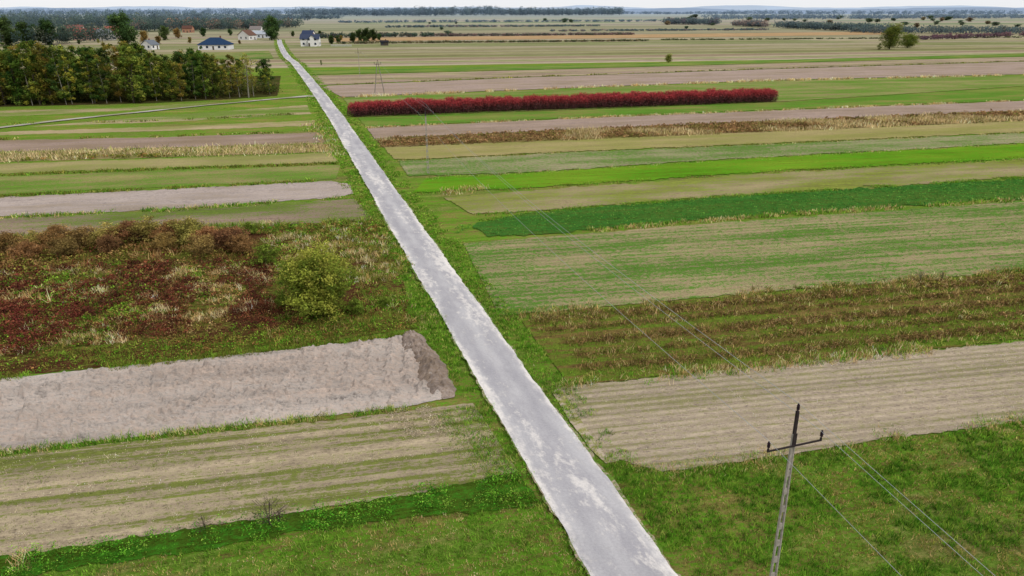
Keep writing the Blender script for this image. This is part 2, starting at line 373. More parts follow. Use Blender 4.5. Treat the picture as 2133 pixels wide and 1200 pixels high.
# ploughed bare plot, modelled furrows and clods
def ploughed():
    top = np.array(W(extL([(0,790),(300,760),(600,729),(858,700)]))); bot = np.array(W(extL([(0,943),(400,898),(850,848),(932,830)])))
    def res(p, n):
        d = np.r_[0, np.cumsum(np.linalg.norm(np.diff(p, axis=0), axis=1))]; t = np.linspace(0, d[-1], n)
        return np.stack([np.interp(t, d, p[:, 0]), np.interp(t, d, p[:, 1])], 1)
    nu, nv = 900, 240
    A, Bm = res(top, nu), res(bot, nu)
    t = np.linspace(0, 1, nv)[:, None, None]
    P = A[None]*(1-t)+Bm[None]*t
    X, Y = P[..., 0], P[..., 1]
    ca, sa = math.cos(math.radians(11)), math.sin(math.radians(11))
    u = X*ca+Y*sa; v = -X*sa+Y*ca
    z = (fbm(u*.4, v*.9, 3, 3)-.5)*.08+(fbm(u*1.6, v*4.6, 9, 3)-.5)*.32+(vnoise(u*6, v*8, 4)-.5)*.22
    z += np.clip(fbm(u*.9, v*1.6, 40, 3)-.54, 0, 1)*(vnoise(u*4, v*4, 12))*2.4
    z -= np.abs(np.sin(v*2.6+fbm(u*.1, v*.1, 2)*6))**8*.14
    un = np.linspace(0, 1, nu)[None]
    ed = np.minimum(np.linspace(0, 1, nv), 1-np.linspace(0, 1, nv))[:, None]
    z = z+.17
    endd = (1-un)*np.linalg.norm(A[-1]-A[0])
    tt = np.linspace(0, 1, nv)[:, None]
    uu = endd+(vnoise(v*.8, v*0, 3)-.5)*.8+2.2*(1-tt)**2
    fx = np.clip(1-endd/8.0, 0, 1)**.5
    z += fx*(np.sin(uu*4.4)*.17)*(.5+1.0*vnoise(u*.5, v*1.3, 6))+np.clip(1-endd/3.0, 0, 1)*(fbm(u*2.5, v*2.5, 33, 3)-.35)*.5
    z = np.maximum(z, .08)
    fall = np.clip(ed/.10, 0, 1)**.7*np.clip(endd/.35, 0, 1)
    z = z*fall+.05*(1-fall)
    rag = (1-np.clip(ed/.08,0,1))
    Y = Y+rag*(fbm(u*1.3, v*1.3, 25)-.5)*.35
    def grid(X, Y, z, nv, nu, name, m, lab):
        vs = np.stack([X, Y, z], -1).reshape(-1, 3)
        i = np.arange(nv-1)[:, None]*nu+np.arange(nu-1)[None]
        q = np.stack([i, i+nu, i+nu+1, i+1], -1).reshape(-1, 4)
        me = bpy.data.meshes.new(name); me.from_pydata(vs.tolist(), [], q.tolist()); me.update()
        if me.polygons[0].normal.z < 0: me.flip_normals()
        o = link(name, me, None, m); meta(o, lab, name.replace("_", " "), "structure")
    grid(X, Y, z, nv, nu, "field", MF("ploughed_soil", (226,213,203), (192,174,161), thr=.5, soft=.2, ws=.8, wm=.7, wf=1.1, wl=.5, row=1.6, bump=1.0, var=.5), "freshly ploughed pale grey soil plot with clods")
    E0 = np.array(G(856, 690)); E1 = np.array(G(932, 832)); Lb = np.linalg.norm(E1-E0)
    nl, nc = 260, 60
    s = np.linspace(0, 1, nl)[:, None]; c = np.linspace(-1, 1, nc)[None]
    dr = (E1-E0)/Lb; nr = np.array([-dr[1], dr[0]])
    wob = (fbm(s*Lb*.35, s*0, 3, 3)-.5)*.8
    wd = 1.05+.5*(vnoise(s*Lb*.6, s*0, 5)-.5)+.3*(vnoise(s*Lb*3, c*2, 15)-.5)
    wd = wd*np.clip(np.minimum(s, 1-s)*5+.3, 0, 1)
    Xb = E0[0]+dr[0]*s*Lb+nr[0]*(c*wd+wob); Yb = E0[1]+dr[1]*s*Lb+nr[1]*(c*wd+wob)
    zb = (1-c**2)*(.25+.4*fbm(s*Lb*1.2, c*2.0, 8, 3)+.22*vnoise(s*Lb*4, c*6, 9))*np.clip(np.minimum(s, 1-s)*8, 0, 1)+.07
    grid(Xb, Yb, zb, nl, nc, "soil_bank", MF("dug_soil", (188,170,158), (148,130,114), thr=.52, ws=.2, wm=1, wf=1.5, bump=1, var=.5), "rough dug bank of darker soil at plot end")
ploughed()

# ------------------------------------------------------------------ road
LE = [(1345,1420),(1225,1200),(1158,1080),(1096,970),(1050,885),(1003,800),(948,705),(915,650),(882,598),(850,548),(818,500),(793,450),(768,400),(741,350),(714,300),(688,250),(656,203),(630,165),(606,132),(592,121),(584,108),(578,92),(577,83)]
def wpx(y): return .152*(y-22)
LEw = np.array(W(LE)); REw = np.array([G(x+wpx(y), y) for x, y in LE])
ni = 18
cf = np.polyfit(LEw[:ni, 1], LEw[:ni, 0], 3, w=1/np.sqrt(LEw[:ni, 1])); sm = np.polyval(cf, LEw[:ni, 1])
kk = np.clip((ni-1-np.arange(ni))/3, 0, 1); dx = (sm-LEw[:ni, 0])*kk
LEw[:ni, 0] += dx; REw[:ni, 0] += dx
def resample(A, Bm, step=.6):
    d = np.r_[0, np.cumsum(np.linalg.norm(np.diff(A, axis=0), axis=1))]
    n = int(d[-1]/step); t = np.linspace(0, d[-1], n)
    f = lambda p: np.stack([np.interp(t, d, p[:, 0]), np.interp(t, d, p[:, 1])], 1)
    return f(A), f(Bm), t
RA, RB, RT = resample(LEw, REw, .2)
k = np.ones(35)/35
for arr in (RA, RB):
    for c in (0, 1):
        arr[17:-17, c] = np.convolve(arr[:, c], k, 'valid')
def strip(name, A, Bm, T, z, mat, jit, label, cat, cross=6, ext=0.0, crown=0.0):
    dv = Bm-A; wd = np.linalg.norm(dv, axis=1)[:, None]; dv = dv/wd
    jl = (fbm(T*1.3, T*0, 5, 5)-.5)[:, None]*jit*1.3+(fbm(T*.12, T*0, 8, 2)-.5)[:, None]*jit
    jr = (fbm(T*1.3, T*0, 55, 5)-.5)[:, None]*jit*1.3+(fbm(T*.12, T*0, 58, 2)-.5)[:, None]*jit
    a = A-dv*(ext+jl); b = Bm+dv*(ext+jr)
    vs = []
    for j in range(cross+1):
        t = j/cross; p = a*(1-t)+b*t
        vs.append(np.c_[p, np.full(len(p), z+crown*4*t*(1-t))])
    V = np.stack(vs, 1); n = len(A)
    me = bpy.data.meshes.new(name)
    fs = []; c1 = cross+1
    for i in range(n-1):
        for j in range(cross):
            fs.append((i*c1+j, i*c1+j+1, (i+1)*c1+j+1, (i+1)*c1+j))
    me.from_pydata(V.reshape(-1, 3).tolist(), [], fs); me.update()
    if me.polygons[0].normal.z < 0: me.flip_normals()
    uv = me.uv_layers.new(name="UVMap")
    li = np.empty(len(me.loops), dtype=np.int32); me.loops.foreach_get("vertex_index", li)
    UV = np.stack([(li % c1)/cross, T[li//c1]], 1); uv.data.foreach_set("uv", UV.astype(np.float32).reshape(-1))
    for p in me.polygons: p.use_smooth = True
    o = link(name, me, None, mat); return meta(o, label, cat, "structure")
def mat_road():
    m, nt, o = newmat("worn_asphalt"); B = NB(nt)
    tc = B.n("ShaderNodeTexCoord"); sp = B.n("ShaderNodeSeparateXYZ"); B.l(tc.outputs["UV"], sp.inputs[0])
    cb = B.n("ShaderNodeCombineXYZ"); B.l(B.m('MULTIPLY', sp.outputs[0], 3.4), cb.inputs[0]); B.l(B.m('MULTIPLY', sp.outputs[1], 1.0), cb.inputs[1])
    v = cb.outputs[0]
    big = B.noise(scalevec(B, v, .5, .07), 1, 4, .55); mid = B.noise(scalevec(B, v, 1.2, .6), 1.6, 6, .75); fi = B.noise(v, 8, 6, .9)
    pt = B.noise(scalevec(B, v, .7, .2), 1.2, 4, .6)
    off = B.m('ABSOLUTE', B.m('SUBTRACT', sp.outputs[0], .5))
    ed = B.m('MULTIPLY', off, 2.0)
    e = B.m('ADD', ed, B.m('MULTIPLY', B.m('SUBTRACT', mid, .5), 1.1))
    dust = B.mr(B.m('ADD', e, B.m('MULTIPLY', B.m('SUBTRACT', big, .5), 1.6)), .68, 1.15)
    base = B.mix(B.mr(pt, .35, .65), lin((186,183,185), .82), lin((168,165,169), .82))
    tr = B.m('ABSOLUTE', B.m('SUBTRACT', off, .2))
    base = B.mix(B.m('MULTIPLY', B.mr(tr, .15, .02), .28), base, lin((150,148,154), .82))
    base = B.mix(B.m('MULTIPLY', B.mr(mid, .5, .64), .3), base, lin((150,147,150), .82))
    dust = B.m('MAXIMUM', dust, B.m('MULTIPLY', B.mr(B.m('ADD', big, B.m('MULTIPLY', B.m('SUBTRACT', mid, .5), 1.0)), .5, .68), .75))
    col = B.mix(B.m('MULTIPLY', dust, .8), base, lin((236,229,222), .82))
    col = B.mix(1.0, col, B.grey(B.mr(fi, .3, .7, .8, 1.18)), 'MULTIPLY')
    B.diff(col, o, fi, .3, .03)
    return m
strip("shoulder", RA, RB, RT, .19, MF("sandy_shoulder", (186,170,144), (96,124,48), thr=.47, soft=.08, ws=0, wm=1.4, wf=1.6, wl=1, bump=.6), .4, "sandy crumbling shoulder beside the road", "shoulder", 2, .08)
strip("road", RA, RB, RT, .2, mat_road(), .16, "narrow straight worn pale grey asphalt country road", "road", 8, 0, .05)
PA = np.array(W([(-500,320),(-200,288.5),(0,265.5),(150,248),(300,233),(430,219.5),(540,209.5),(600,203.5),(662,198)]))
PB = np.array(W([(-500,324.5),(-200,292),(0,268.5),(150,250.5),(300,235),(430,221.3),(540,211),(600,205.5),(664,202)]))
a_, b_, t_ = resample(PA, PB, 1.0)
strip("path", a_, b_, t_, .178, MF("gravel_track", (184,178,170), (150,146,122), thr=.5, ws=.4, row=1), .45, "pale gravel side track joining the road", "path", 3)

# ------------------------------------------------------------------ ground vegetation (uncountable)
class Acc:
    def __init__(s): s.q = []; s.c = []
    def add(s, q, c): s.q.append(q); s.c.append(c)
    def build(s, name, label, cat, mat=VEG):
        q = np.concatenate(s.q); c = np.concatenate(s.c)
        o = link(name, quad_mesh(name, q, c.clip(.002, .9), mat)); meta(o, label, cat, "stuff"); return o
VK = 1.35
def pal(n, cols, wt=None, k=None, jit=.22):
    k = VK if k is None else k
    C = np.array([lin(c, k) for c in cols]); i = rng.choice(len(C), n, p=None if wt is None else np.array(wt)/sum(wt))
    return C[i]*(1+rng.normal(size=(n, 1))*jit).clip(.4, 1.8)
def dist(p): return np.hypot(p[:, 0], p[:, 1])
def tufts(acc, p, h, nb, cols, wt=None, spread=.12, wmul=1.0, lean=.45, z0=.03, hj=.35):
    n = len(p); d = dist(p)
    if not n: return
    c = pal(n, cols, wt, jit=.3); hh = h*(1+rng.normal(size=n)*hj).clip(.3, 2)
    P = np.repeat(np.c_[p, np.full(n, z0)], nb, 0)
    P[:, :2] += rng.normal(size=(n*nb, 2))*spread*np.repeat(np.clip(d/50, 1, 3), nb)[:, None]
    H_ = np.repeat(hh, nb)*rng.uniform(.6, 1.15, n*nb)+.08; Wd = np.repeat(np.clip(d*.0011, .03, .3), nb)*wmul
    acc.add(blades(P, H_, Wd, lean), np.repeat(c, nb, 0)*(1+rng.normal(size=(n*nb, 1))*.25).clip(.45, 1.7))
def clumps(acc, p, h, r, nl, cols, wt=None, smul=1.0, z0=.06, hj=.3, flat=.35):
    n = len(p); d = dist(p)
    if not n: return
    c = pal(n, cols, wt); hh = h*(1+rng.normal(size=n)*hj).clip(.35, 2)
    P = np.repeat(np.c_[p, np.full(n, z0)], nl, 0)
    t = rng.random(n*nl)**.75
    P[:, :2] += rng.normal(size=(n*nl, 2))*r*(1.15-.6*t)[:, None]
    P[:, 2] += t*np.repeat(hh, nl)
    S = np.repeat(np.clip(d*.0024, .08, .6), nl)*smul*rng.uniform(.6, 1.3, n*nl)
    acc.add(leaves(P, S, flat), np.repeat(c, nl, 0)*((.6+.55*t)[:, None])*(1+rng.normal(size=(n*nl, 1))*.24).clip(.5, 1.6))  # leaf colour darkens toward the clump base, shading painted in
GREEN = [(90,132,36),(114,146,48),(74,118,30),(138,142,70)]
DRY = [(192,168,120),(172,146,100),(152,126,80),(208,190,150)]
RUST = [(100,52,42),(116,68,48),(80,44,36),(62,38,30)]
ORNG = [(136,100,60),(120,90,54),(152,120,76),(102,76,46)]
OLIV = [(108,110,46),(96,102,40),(132,126,60),(82,90,34)]

g = Acc()
mR = W([(2650,805),(2133,880),(1700,940),(1380,988),(1262,958),(1290,1020),(1385,1130),(1440,1200),(1560,1420),(2650,1420)])
pm = sample(mR, 38, 34); nz = fbm(pm[:, 0]*.6, pm[:, 1]*1.0, 3, 5)+rng.normal(size=len(pm))*.04
tufts(g, pm[nz > .5], .11, 6, [(76,118,30),(98,134,40),(54,94,22),(116,134,50)], spread=.08)
tufts(g, pm[nz <= .5], .02, 4, [(146,128,74),(160,138,92),(112,112,46),(98,112,38)], spread=.09)
mL = W([(-400,1225),(0,1215),(300,1165),(600,1118),(900,1075),(1130,1052),(1215,1190),(1330,1420),(-400,1420)])
pm = sample(mL, 34, 34); nz = fbm(pm[:, 0]*.6, pm[:, 1]*1.0, 13, 5)+rng.normal(size=len(pm))*.04
tufts(g, pm[nz > .5], .08, 5, [(98,136,42),(118,144,54),(78,118,32)], spread=.08)
tufts(g, pm[nz <= .5], .02, 4, [(158,140,86),(168,148,104),(120,122,52)], spread=.09)
p = sample(mL, .15, 60); clumps(g, p, .08, .25, 10, [(204,188,162),(186,168,134)], smul=.7)
g.build("grass", "rough green and tawny meadow grass", "grass")

g = Acc()
n1 = sample(W([(-400,1218),(0,1164),(300,1122),(550,1080),(850,1034),(1088,984),(1140,1050),(900,1074),(600,1122),(300,1166),(0,1214),(-400,1266)]), 20, 40)
n1 = n1[fbm(n1[:, 0]*.8, n1[:, 1]*.8, 61)+rng.normal(size=len(n1))*.05 > .40]
clumps(g, n1, .45, .16, 16, [(72,128,34),(94,144,42),(52,98,28),(118,150,56)], flat=.45)
g.build("weeds", "dark green nettles and weeds in a strip between plots", "weeds")

# verge grass
g = Acc()
def verge(side, y0, y1, w0, w1, dens, h, cols):
    e = LEw if side < 0 else REw
    ys = np.array([p[1] for p in LE]); sel = (ys <= y1) & (ys >= y0)
    e = e[sel]
    for a, b in zip(e[:-1], e[1:]):
        Ls = np.linalg.norm(b-a); dm = np.linalg.norm((a+b)/2); n = int(Ls*(w1-w0)*dens*min(1, (45/dm)**1.1))
        t = rng.random((n, 1)); off = (w0+(w1-w0)*rng.random((n, 1))**1.3)*side
        p = a+(b-a)*t+np.c_[off*.92, off*.38]
        nz = fbm(p[:, 0]*.7, p[:, 1]*.7, 31); p = p[nz > .42]
        if len(p): tufts(g, p, h, 6, cols, spread=.08, z0=.1)
verge(-1, 80, 1420, -.03, 2.2, 26, .06, GREEN)
verge(1, 80, 1420, -.03, 2.2, 26, .06, GREEN)
for reg, hh, cc in (([(880,585),(905,630),(985,790),(950,800),(900,700),(850,600),(800,480),(818,500)], .12, GREEN),
            ([(1000,640),(1085,668),(1185,803),(1160,800),(1080,715)], .12, GREEN),
            ([(850,470),(960,500),(1040,650),(1000,650),(930,545)], .07, GREEN),
            ([(770,400),(700,380),(740,420),(800,470)], .12, GREEN+OLIV),
            ([(900,870),(985,845),(1070,960),(1095,985),(1000,1010),(960,940)], .06, GREEN+DRY[:1])):
    p = sample(W(reg), 14, 50); p = p[fbm(p[:, 0]*.4, p[:, 1]*.4, 88) > .42]
    tufts(g, p, hh, 6, cc, spread=.12)
p = sample(W([(905,690),(960,780),(1000,850),(985,850),(940,790),(885,700)]), 3, 60); clumps(g, p, .12, .25, 10, GREEN[:3]+OLIV[:2])
p = sample(W([(1085,735),(1120,735),(1200,830),(1260,960),(1235,960),(1180,860)]), 7, 60); p = p[fbm(p[:, 0]*.6, p[:, 1]*.6, 28) > .5]
tufts(g, p, .0, 4, DRY, spread=.12)
p = sample(W([(810,470),(880,560),(930,640),(990,760),(975,765),(900,640),(800,500)]), 6, 60); p = p[fbm(p[:, 0]*.6, p[:, 1]*.6, 48) > .55]
tufts(g, p, .05, 4, DRY+OLIV[2:3], spread=.12)
g.build("grass", "green verge grass growing along the road edges", "grass")

# boundary grass lines between plots
g = Acc()
for l, wd, dn, h, cols in [
    ([(-400,1000),(0,946),(400,901),(850,852)], .3, 26, .14, GREEN+DRY[:1]),
    ([(-400,833),(0,790),(300,760),(600,728),(868,696)], .4, 24, .16, OLIV+GREEN[:2]),
    (extR([(1262,957),(1380,986),(1700,938),(2133,878)]), .7, 30, .1, DRY[:2]+GREEN[:2]),
    (extR([(1165,806),(1500,776),(2133,710)]), .6, 26, .22, DRY+GREEN),
    (extR([(1040,662),(1300,638),(1600,610),(2133,567)]), .9, 20, .18, DRY[:3]+OLIV),
    (extR([(1010,502),(1250,480),(1500,457),(2133,417)]), .7, 16, .2, DRY[:2]+GREEN),
    (extR([(1000,462),(1100,446),(1200,436),(1500,411),(2133,371)]), .7, 14, .08, GREEN),
    (extR([(985,449),(1200,435),(1500,411),(2133,371)]), .4, 10, .12, GREEN),
    (extR([(870,404),(1100,393),(1600,360),(2133,332)]), .9, 14, .1, GREEN+OLIV[:1]),
    (extR([(890,372),(1100,362),(1500,335),(2133,300)]), .9, 12, .08, GREEN+DRY[:1]),
    (extR([(822,336),(1200,317),(1600,301),(2133,277)]), .9, 10, .08, OLIV+DRY[:1]),
    (extR([(765,267),(1200,247),(1600,231),(2133,210)]), .8, 12, .25, DRY),
    (extR([(712,204),(1200,184),(1600,169),(2133,157)]), 1.2, 24, .5, DRY[:2]+[(198,184,146)]),
    (extR([(668,179),(1100,161),(1600,144),(2133,128)]), .8, 10, .35, OLIV),
    (extL([(0,410),(350,393),(700,376)]), .8, 16, .2, GREEN+OLIV),
    (extL([(0,454),(350,438),(720,413)]), .8, 16, .2, GREEN+DRY[:1]),
    (extL([(0,366),(350,353),(705,341)]), .8, 16, .2, OLIV+GREEN[:1]),
    (extL([(0,291),(350,284),(665,274)]), .8, 14, .2, OLIV+DRY[:1]),
    (extL([(0,260),(350,252),(650,236)]), .8, 12, .2, OLIV+GREEN),
    (extL([(0,499),(300,481),(795,461)]), .8, 16, .3, OLIV+GREEN)]:
    tufts(g, alongline(l, wd, dn), h, 6, cols, spread=.14)
for l, wd, dn, h in [([(925,402),(960,398),(1010,392)], 1.4, 12, .25), ([(1315,476),(1345,473)], .5, 8, .2), ([(1460,462),(1535,456)], .4, 8, .2)]:
    tufts(g, alongline(l, wd, dn, 90, gate=0), h, 6, DRY+OLIV[2:3], spread=.25)
tufts(g, sample(W([(15,1180),(30,1155),(60,1150),(75,1185),(40,1195)]), 16), .3, 7, DRY, spread=.15)
g.build("grass", "straw coloured and green grass lining plot boundaries", "grass")

# weedy fallow rows
g = Acc()
WEED = [(120,96,60),(104,84,52),(140,114,76),(86,70,44)]
for a, b, wd, dn in [((1105,672),(2133,582),.8,30), ((1125,692),(2133,604),.35,14), ((1180,716),(2133,630),.55,28), ((1200,742),(2133,654),.4,16), ((1205,772),(2133,684),.55,26)]:
    l = extR([a, b]); p = alongline(l, wd, dn, gate=.2)
    p = p[fbm(p[:, 0]*.5, p[:, 1]*.8, 17)+rng.normal(size=len(p))*.05 > .36]
    clumps(g, p, .22, .17, 9, WEED+WEED+OLIV[:3])
    tufts(g, alongline(l, wd*1.5, dn*.8, gate=.2), .22, 6, DRY[:3]+WEED+OLIV[:2], spread=.16)
p = sample(W(extR(R2t)+extR(R2b)[::-1]), 7, 50); tufts(g, p, .08, 5, OLIV+[(112,132,46)]+GREEN[:3], spread=.15)
p = sample(W(extR([(1200,782),(1500,758),(2133,694)])+extR([(1185,803),(1500,773),(2133,708)])[::-1]), 8, 50); tufts(g, p, .2, 6, GREEN+DRY[:1], spread=.15)
g.build("weeds", "brown and olive weeds in rows across a fallow strip", "weeds")

# dry weed belt
g = Acc()
p = sample(W(extR(R9t)+extR(R9b)[::-1]), 3.2, 110, 1.0)
px = p[:, 0]; nz = fbm(px*.07, p[:, 1]*.12, 5)
clumps(g, p[nz > .52], .5, .5, 12, [(128,98,66),(108,84,56),(144,116,80),(112,104,56)])
tufts(g, p[nz <= .52], .5, 9, [(192,170,130),(172,150,110),(150,132,92),(126,120,70)], spread=.3)
p = sample(W(extL(L8t)+extL(L8b)[::-1]), 2.6, 100, 1.0); nz = fbm(p[:, 0]*.1, p[:, 1]*.2, 8)
clumps(g, p[nz > .55], .35, .4, 10, OLIV+ORNG[:1]); tufts(g, p[nz <= .55], .4, 8, [(192,172,132),(174,156,114),(128,128,68)], spread=.3)
p = sample(W([(640,262),(680,300),(700,330),(720,330),(690,280),(670,250)]), 3, 100); tufts(g, p, .25, 6, DRY+GREEN, spread=.3)
g.build("weeds", "belt of tall dry weeds between two plots", "weeds")

# brassica leaves in drilled rows
g = Acc()
p = sample(W(extR([(950,462)]+R4t)+extR([(950,490)]+R4b)[::-1]), 8, 75, 1.1)
p = p[fbm(p[:, 0]*.25, p[:, 1]*.7, 19)+np.clip((p[:, 0]+5)*.05, -.2, .25)+.10*np.sin(across(p)*2*np.pi/1.1) > .44]
clumps(g, p, .07, .18, 6, [(62,114,44),(76,126,50),(52,100,40),(98,136,56)], smul=.75, flat=.8)
g.build("crop", "rows of dark green leafy brassica plants", "crop")
g = Acc()
p = sample(W(extR(R3t)+extR(R3b)[::-1]), 9, 55, 1.2); nz = fbm(p[:, 0]*.3, p[:, 1]*.6, 2)+.08*np.sin(across(p)*2*np.pi/.9); p = p[nz > .46]
clumps(g, p, .06, .10, 4, [(76,120,46),(92,132,54),(112,134,60)], smul=.55, flat=.6)
g.build("crop", "sparse green seedlings in the stubble", "crop")

# scrub
g = Acc()
def scrub(px, dens, h, r, nl, cols, grassy=0, gcols=DRY, wt=None, gh=.7, hole=0.0, sd=0, fr=.45):
    p = sample(W(px), dens, 60, 1.0)
    if hole: p = p[fbm(p[:, 0]*fr, p[:, 1]*fr, sd)+rng.normal(size=len(p))*.04 > hole]
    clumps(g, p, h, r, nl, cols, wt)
    if grassy:
        q = sample(W(px), grassy, 60); q = q[fbm(q[:, 0]*.3, q[:, 1]*.3, sd+50) > .5]
        tufts(g, q, gh, 8, gcols, spread=.14)
scrub([(-520,520),(0,520),(270,492),(420,488),(520,510),(540,540),(300,555),(0,580),(-520,610)], 5, .5, .4, 20, ORNG+OLIV[:3]+RUST[:1], 3, ORNG+DRY[1:3], hole=.34, sd=2, gh=.45)
MAIN = [(-520,605),(0,565),(300,548),(560,545),(600,600),(570,680),(300,710),(0,745),(-520,800)]
scrub(MAIN, 9, .32, .28, 20, RUST+RUST+[(94,68,46)], 1.2, ORNG+OLIV, hole=.46, sd=3, gh=.26, fr=.3)
scrub(MAIN, 10, .24, .25, 12, OLIV+GREEN[:3], 1.4, OLIV+DRY[1:3], hole=.50, sd=33, gh=.26, fr=.35)
scrub(MAIN, 7, .2, .22, 9, ORNG+DRY[1:3]+OLIV[2:3], 0, hole=.52, sd=63, fr=.4)
q = sample(W(MAIN), 10, 60); q = q[fbm(q[:, 0]*.5, q[:, 1]*.5, 91) > .60]; tufts(g, q, .24, 8, DRY+[(178,164,116)], spread=.12)
scrub([(0,640),(170,640),(160,700),(60,745),(-520,790),(-520,680)], 6, .48, .3, 22, RUST[:3]+[(108,52,46)], 0, hole=.42, sd=6)
scrub([(540,480),(795,466),(860,560),(780,600),(560,570)], 5, .3, .28, 14, OLIV+GREEN+ORNG[:1], 5, DRY+OLIV, hole=.40, sd=7, gh=.32)
scrub([(590,600),(780,590),(850,620),(870,685),(600,722),(300,752),(300,715),(560,685)], 7, .26, .28, 14, OLIV+ORNG[:2]+GREEN[:3]+RUST[1:2], 5, OLIV+DRY[1:3]+GREEN, sd=9, gh=.24, hole=.36)
scrub([(-520,815),(0,750),(300,715),(560,690),(870,660),(875,684),(600,724),(300,756),(0,783),(-520,835)], 5, .15, .25, 12, OLIV+GREEN[:2]+ORNG[:1], 8, OLIV+GREEN[:2], sd=4, gh=.14)
scrub([(60,600),(200,600),(160,650),(60,640)], 4, .26, .3, 14, GREEN, 1, DRY, sd=21, hole=.42)
scrub([(370,560),(520,560),(500,640),(400,640)], 4, .24, .3, 12, GREEN+DRY[1:2], 1, DRY, sd=26, hole=.44, gh=.3)
scrub([(500,474),(795,462),(800,485),(560,500)], 4, .32, .3, 16, OLIV+GREEN+ORNG[:1], 2, OLIV, sd=22, gh=.35)
scrub([(760,620),(880,600),(930,680),(880,690)], 4, .18, .25, 10, GREEN+OLIV, 8, GREEN+DRY[:1], sd=25, gh=.2)
for (x, y) in [(340,650),(425,600),(205,610),(590,500),(610,494),(640,500),(700,515),(730,530),(760,545),(560,470)]:
    c0 = np.array(G(x, y)); tufts(g, c0+rng.normal(size=(18, 2))*.45, .3, 8, [(204,186,146),(184,164,122),(166,152,104)], spread=.13)
g.build("weeds", "dense rusty and olive weeds covering abandoned plot", "weeds")

g = Acc()
p = sample(W([(-400,1000),(0,955),(830,864),(980,846),(1075,985),(550,1078),(0,1163),(-400,1215)]), 10, 40)
nz = vnoise(across(p)*2.6, p[:, 0]*.05, 3)
tufts(g, p[nz > .5], .02, 4, [(108,122,52),(130,132,74),(98,116,44)], spread=.1)
tufts(g, p[nz < .35], .01, 4, [(208,192,160),(190,172,136)], spread=.1)
p = sample(W(extR(R1t)+extR(R1b)[::-1]), 8, 40)
tufts(g, p, .01, 4, [(206,188,164),(184,166,134),(142,134,92)], spread=.1)
p = sample(W([(905,862),(985,845),(1080,980),(980,1010)]), 14, 40); tufts(g, p, .06, 5, GREEN, spread=.1)
for l, wd in (([(826,856),(836,870),(850,890),(868,914)], .6), ([(876,850),(892,866),(912,890),(926,908)], .55)):
    p = alongline(l, wd, 90, gate=.1); clumps(g, p, .01, .12, 4, [(172,158,138),(160,146,122),(150,138,108)], z0=.085, smul=.9, flat=.97)
for l, wd in (([(925,858),(960,905),(1005,965),(1025,990)], .35), ([(985,850),(1015,895),(1050,955),(1070,985)], .35)):
    p = alongline(l, wd, 70, gate=.3); tufts(g, p, .0, 4, GREEN+[(140,126,84)], spread=.1)
g.build("stubble", "short cut straw stubble standing in rows", "stubble")

# ------------------------------------------------------------------ trees and bushes
BARKW = mat_plain("birch_bark", (140,134,122), .3, 5); BARKD = mat_plain("dark_bark", (88,80,68), .3, 4)
def tree_mesh(seed, h, cr, base, n_leaf, ls, cols, wt=None, bark=BARKD, tr=.16, nlimb=12, fork=1, shape='oval', mat=CROWN, ragged=.55, k=1.2, csz=(.2, .42)):
    random.seed(seed)
    tq = []; cl = []
    for fidx in range(fork):
        lx, ly = (random.uniform(-.12, .12)*h, random.uniform(-.12, .12)*h) if fork > 1 else (random.uniform(-.04, .04)*h, random.uniform(-.04, .04)*h)
        tp = [(0+.1*fidx, 0, -.15), (lx*.25, ly*.2, h*.3), (lx*.6, ly*.6, h*.6), (lx, ly, h*.93)]
        tq.append(tube(tp, [tr*1.2, tr*.85, tr*.5, .02], 6))
        for i in range(nlimb):
            t = base+(0.93-base)*(i+.5)/nlimb; z = t*h
            a = random.uniform(0, 6.28)
            rel = (t-base)/(1-base)
            if shape == 'oval': prof = math.sin(math.pi*min(1, rel*.9+.12))**.6
            elif shape == 'cone': prof = 1-rel*.85
            else: prof = (1-rel**2.5)*.9+.15
            R_ = cr*prof*random.uniform(.6, 1.15)
            s0 = np.array([lx*t, ly*t, z]); e = s0+np.array([math.cos(a)*R_, math.sin(a)*R_, R_*random.uniform(.2, .7)])
            mdp = (s0+e)/2+np.array([0, 0, -.06*R_])
            tq.append(tube([s0, mdp, e], [tr*.35, tr*.22, .015], 4))
            for _ in range(3):
                q = s0+(e-s0)*random.uniform(.35, 1.05)
                cl.append((q+np.random.default_rng(seed*97+i*7+_).normal(size=3)*cr*.18, cr*random.uniform(*csz)))
        cl.append((np.array([lx, ly, h*.95]), cr*.25))
    rg = np.random.default_rng(seed); m = n_leaf//len(cl)
    C = []; K = []
    for c, r in cl:
        mm = int(m*rg.uniform(.5, 1.5)); p = rg.normal(size=(mm, 3)); p /= np.linalg.norm(p, axis=1)[:, None]
        p *= (rg.random((mm, 1))**ragged)*r; p[:, 2] *= .8
        C.append(c+p); colr = pal(1, cols, wt, k=k, jit=.24)
        K.append(np.repeat(colr, mm, 0)*(1+rg.normal(size=(mm, 1))*.22).clip(.5, 1.6)*(.85+.25*(p[:, 2:3]/(r+1e-6))))  # painted shading: leaves darker low in each cluster, lighter on top
    C = np.concatenate(C); K = np.concatenate(K).clip(.003, 1)
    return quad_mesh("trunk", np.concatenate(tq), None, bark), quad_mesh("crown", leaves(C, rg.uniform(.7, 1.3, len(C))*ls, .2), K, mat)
def place(kindname, meshes, x, y, s=1.0, sz=None, label="", cat="tree", group=None, rot=None):
    e = link(kindname); e.empty_display_size = .2
    e.location = (x, y, .03); e.rotation_euler = (0, 0, random.uniform(0, 6.28) if rot is None else rot); e.scale = (s, s, sz or s)
    t = link("trunk", meshes[0], e); c = link("crown", meshes[1], e)
    return meta(e, label, cat, None, group)
GRN = [(92,112,44),(108,124,52),(76,96,38),(124,130,56)]; YEL = [(152,148,58),(164,156,64),(128,136,54)]
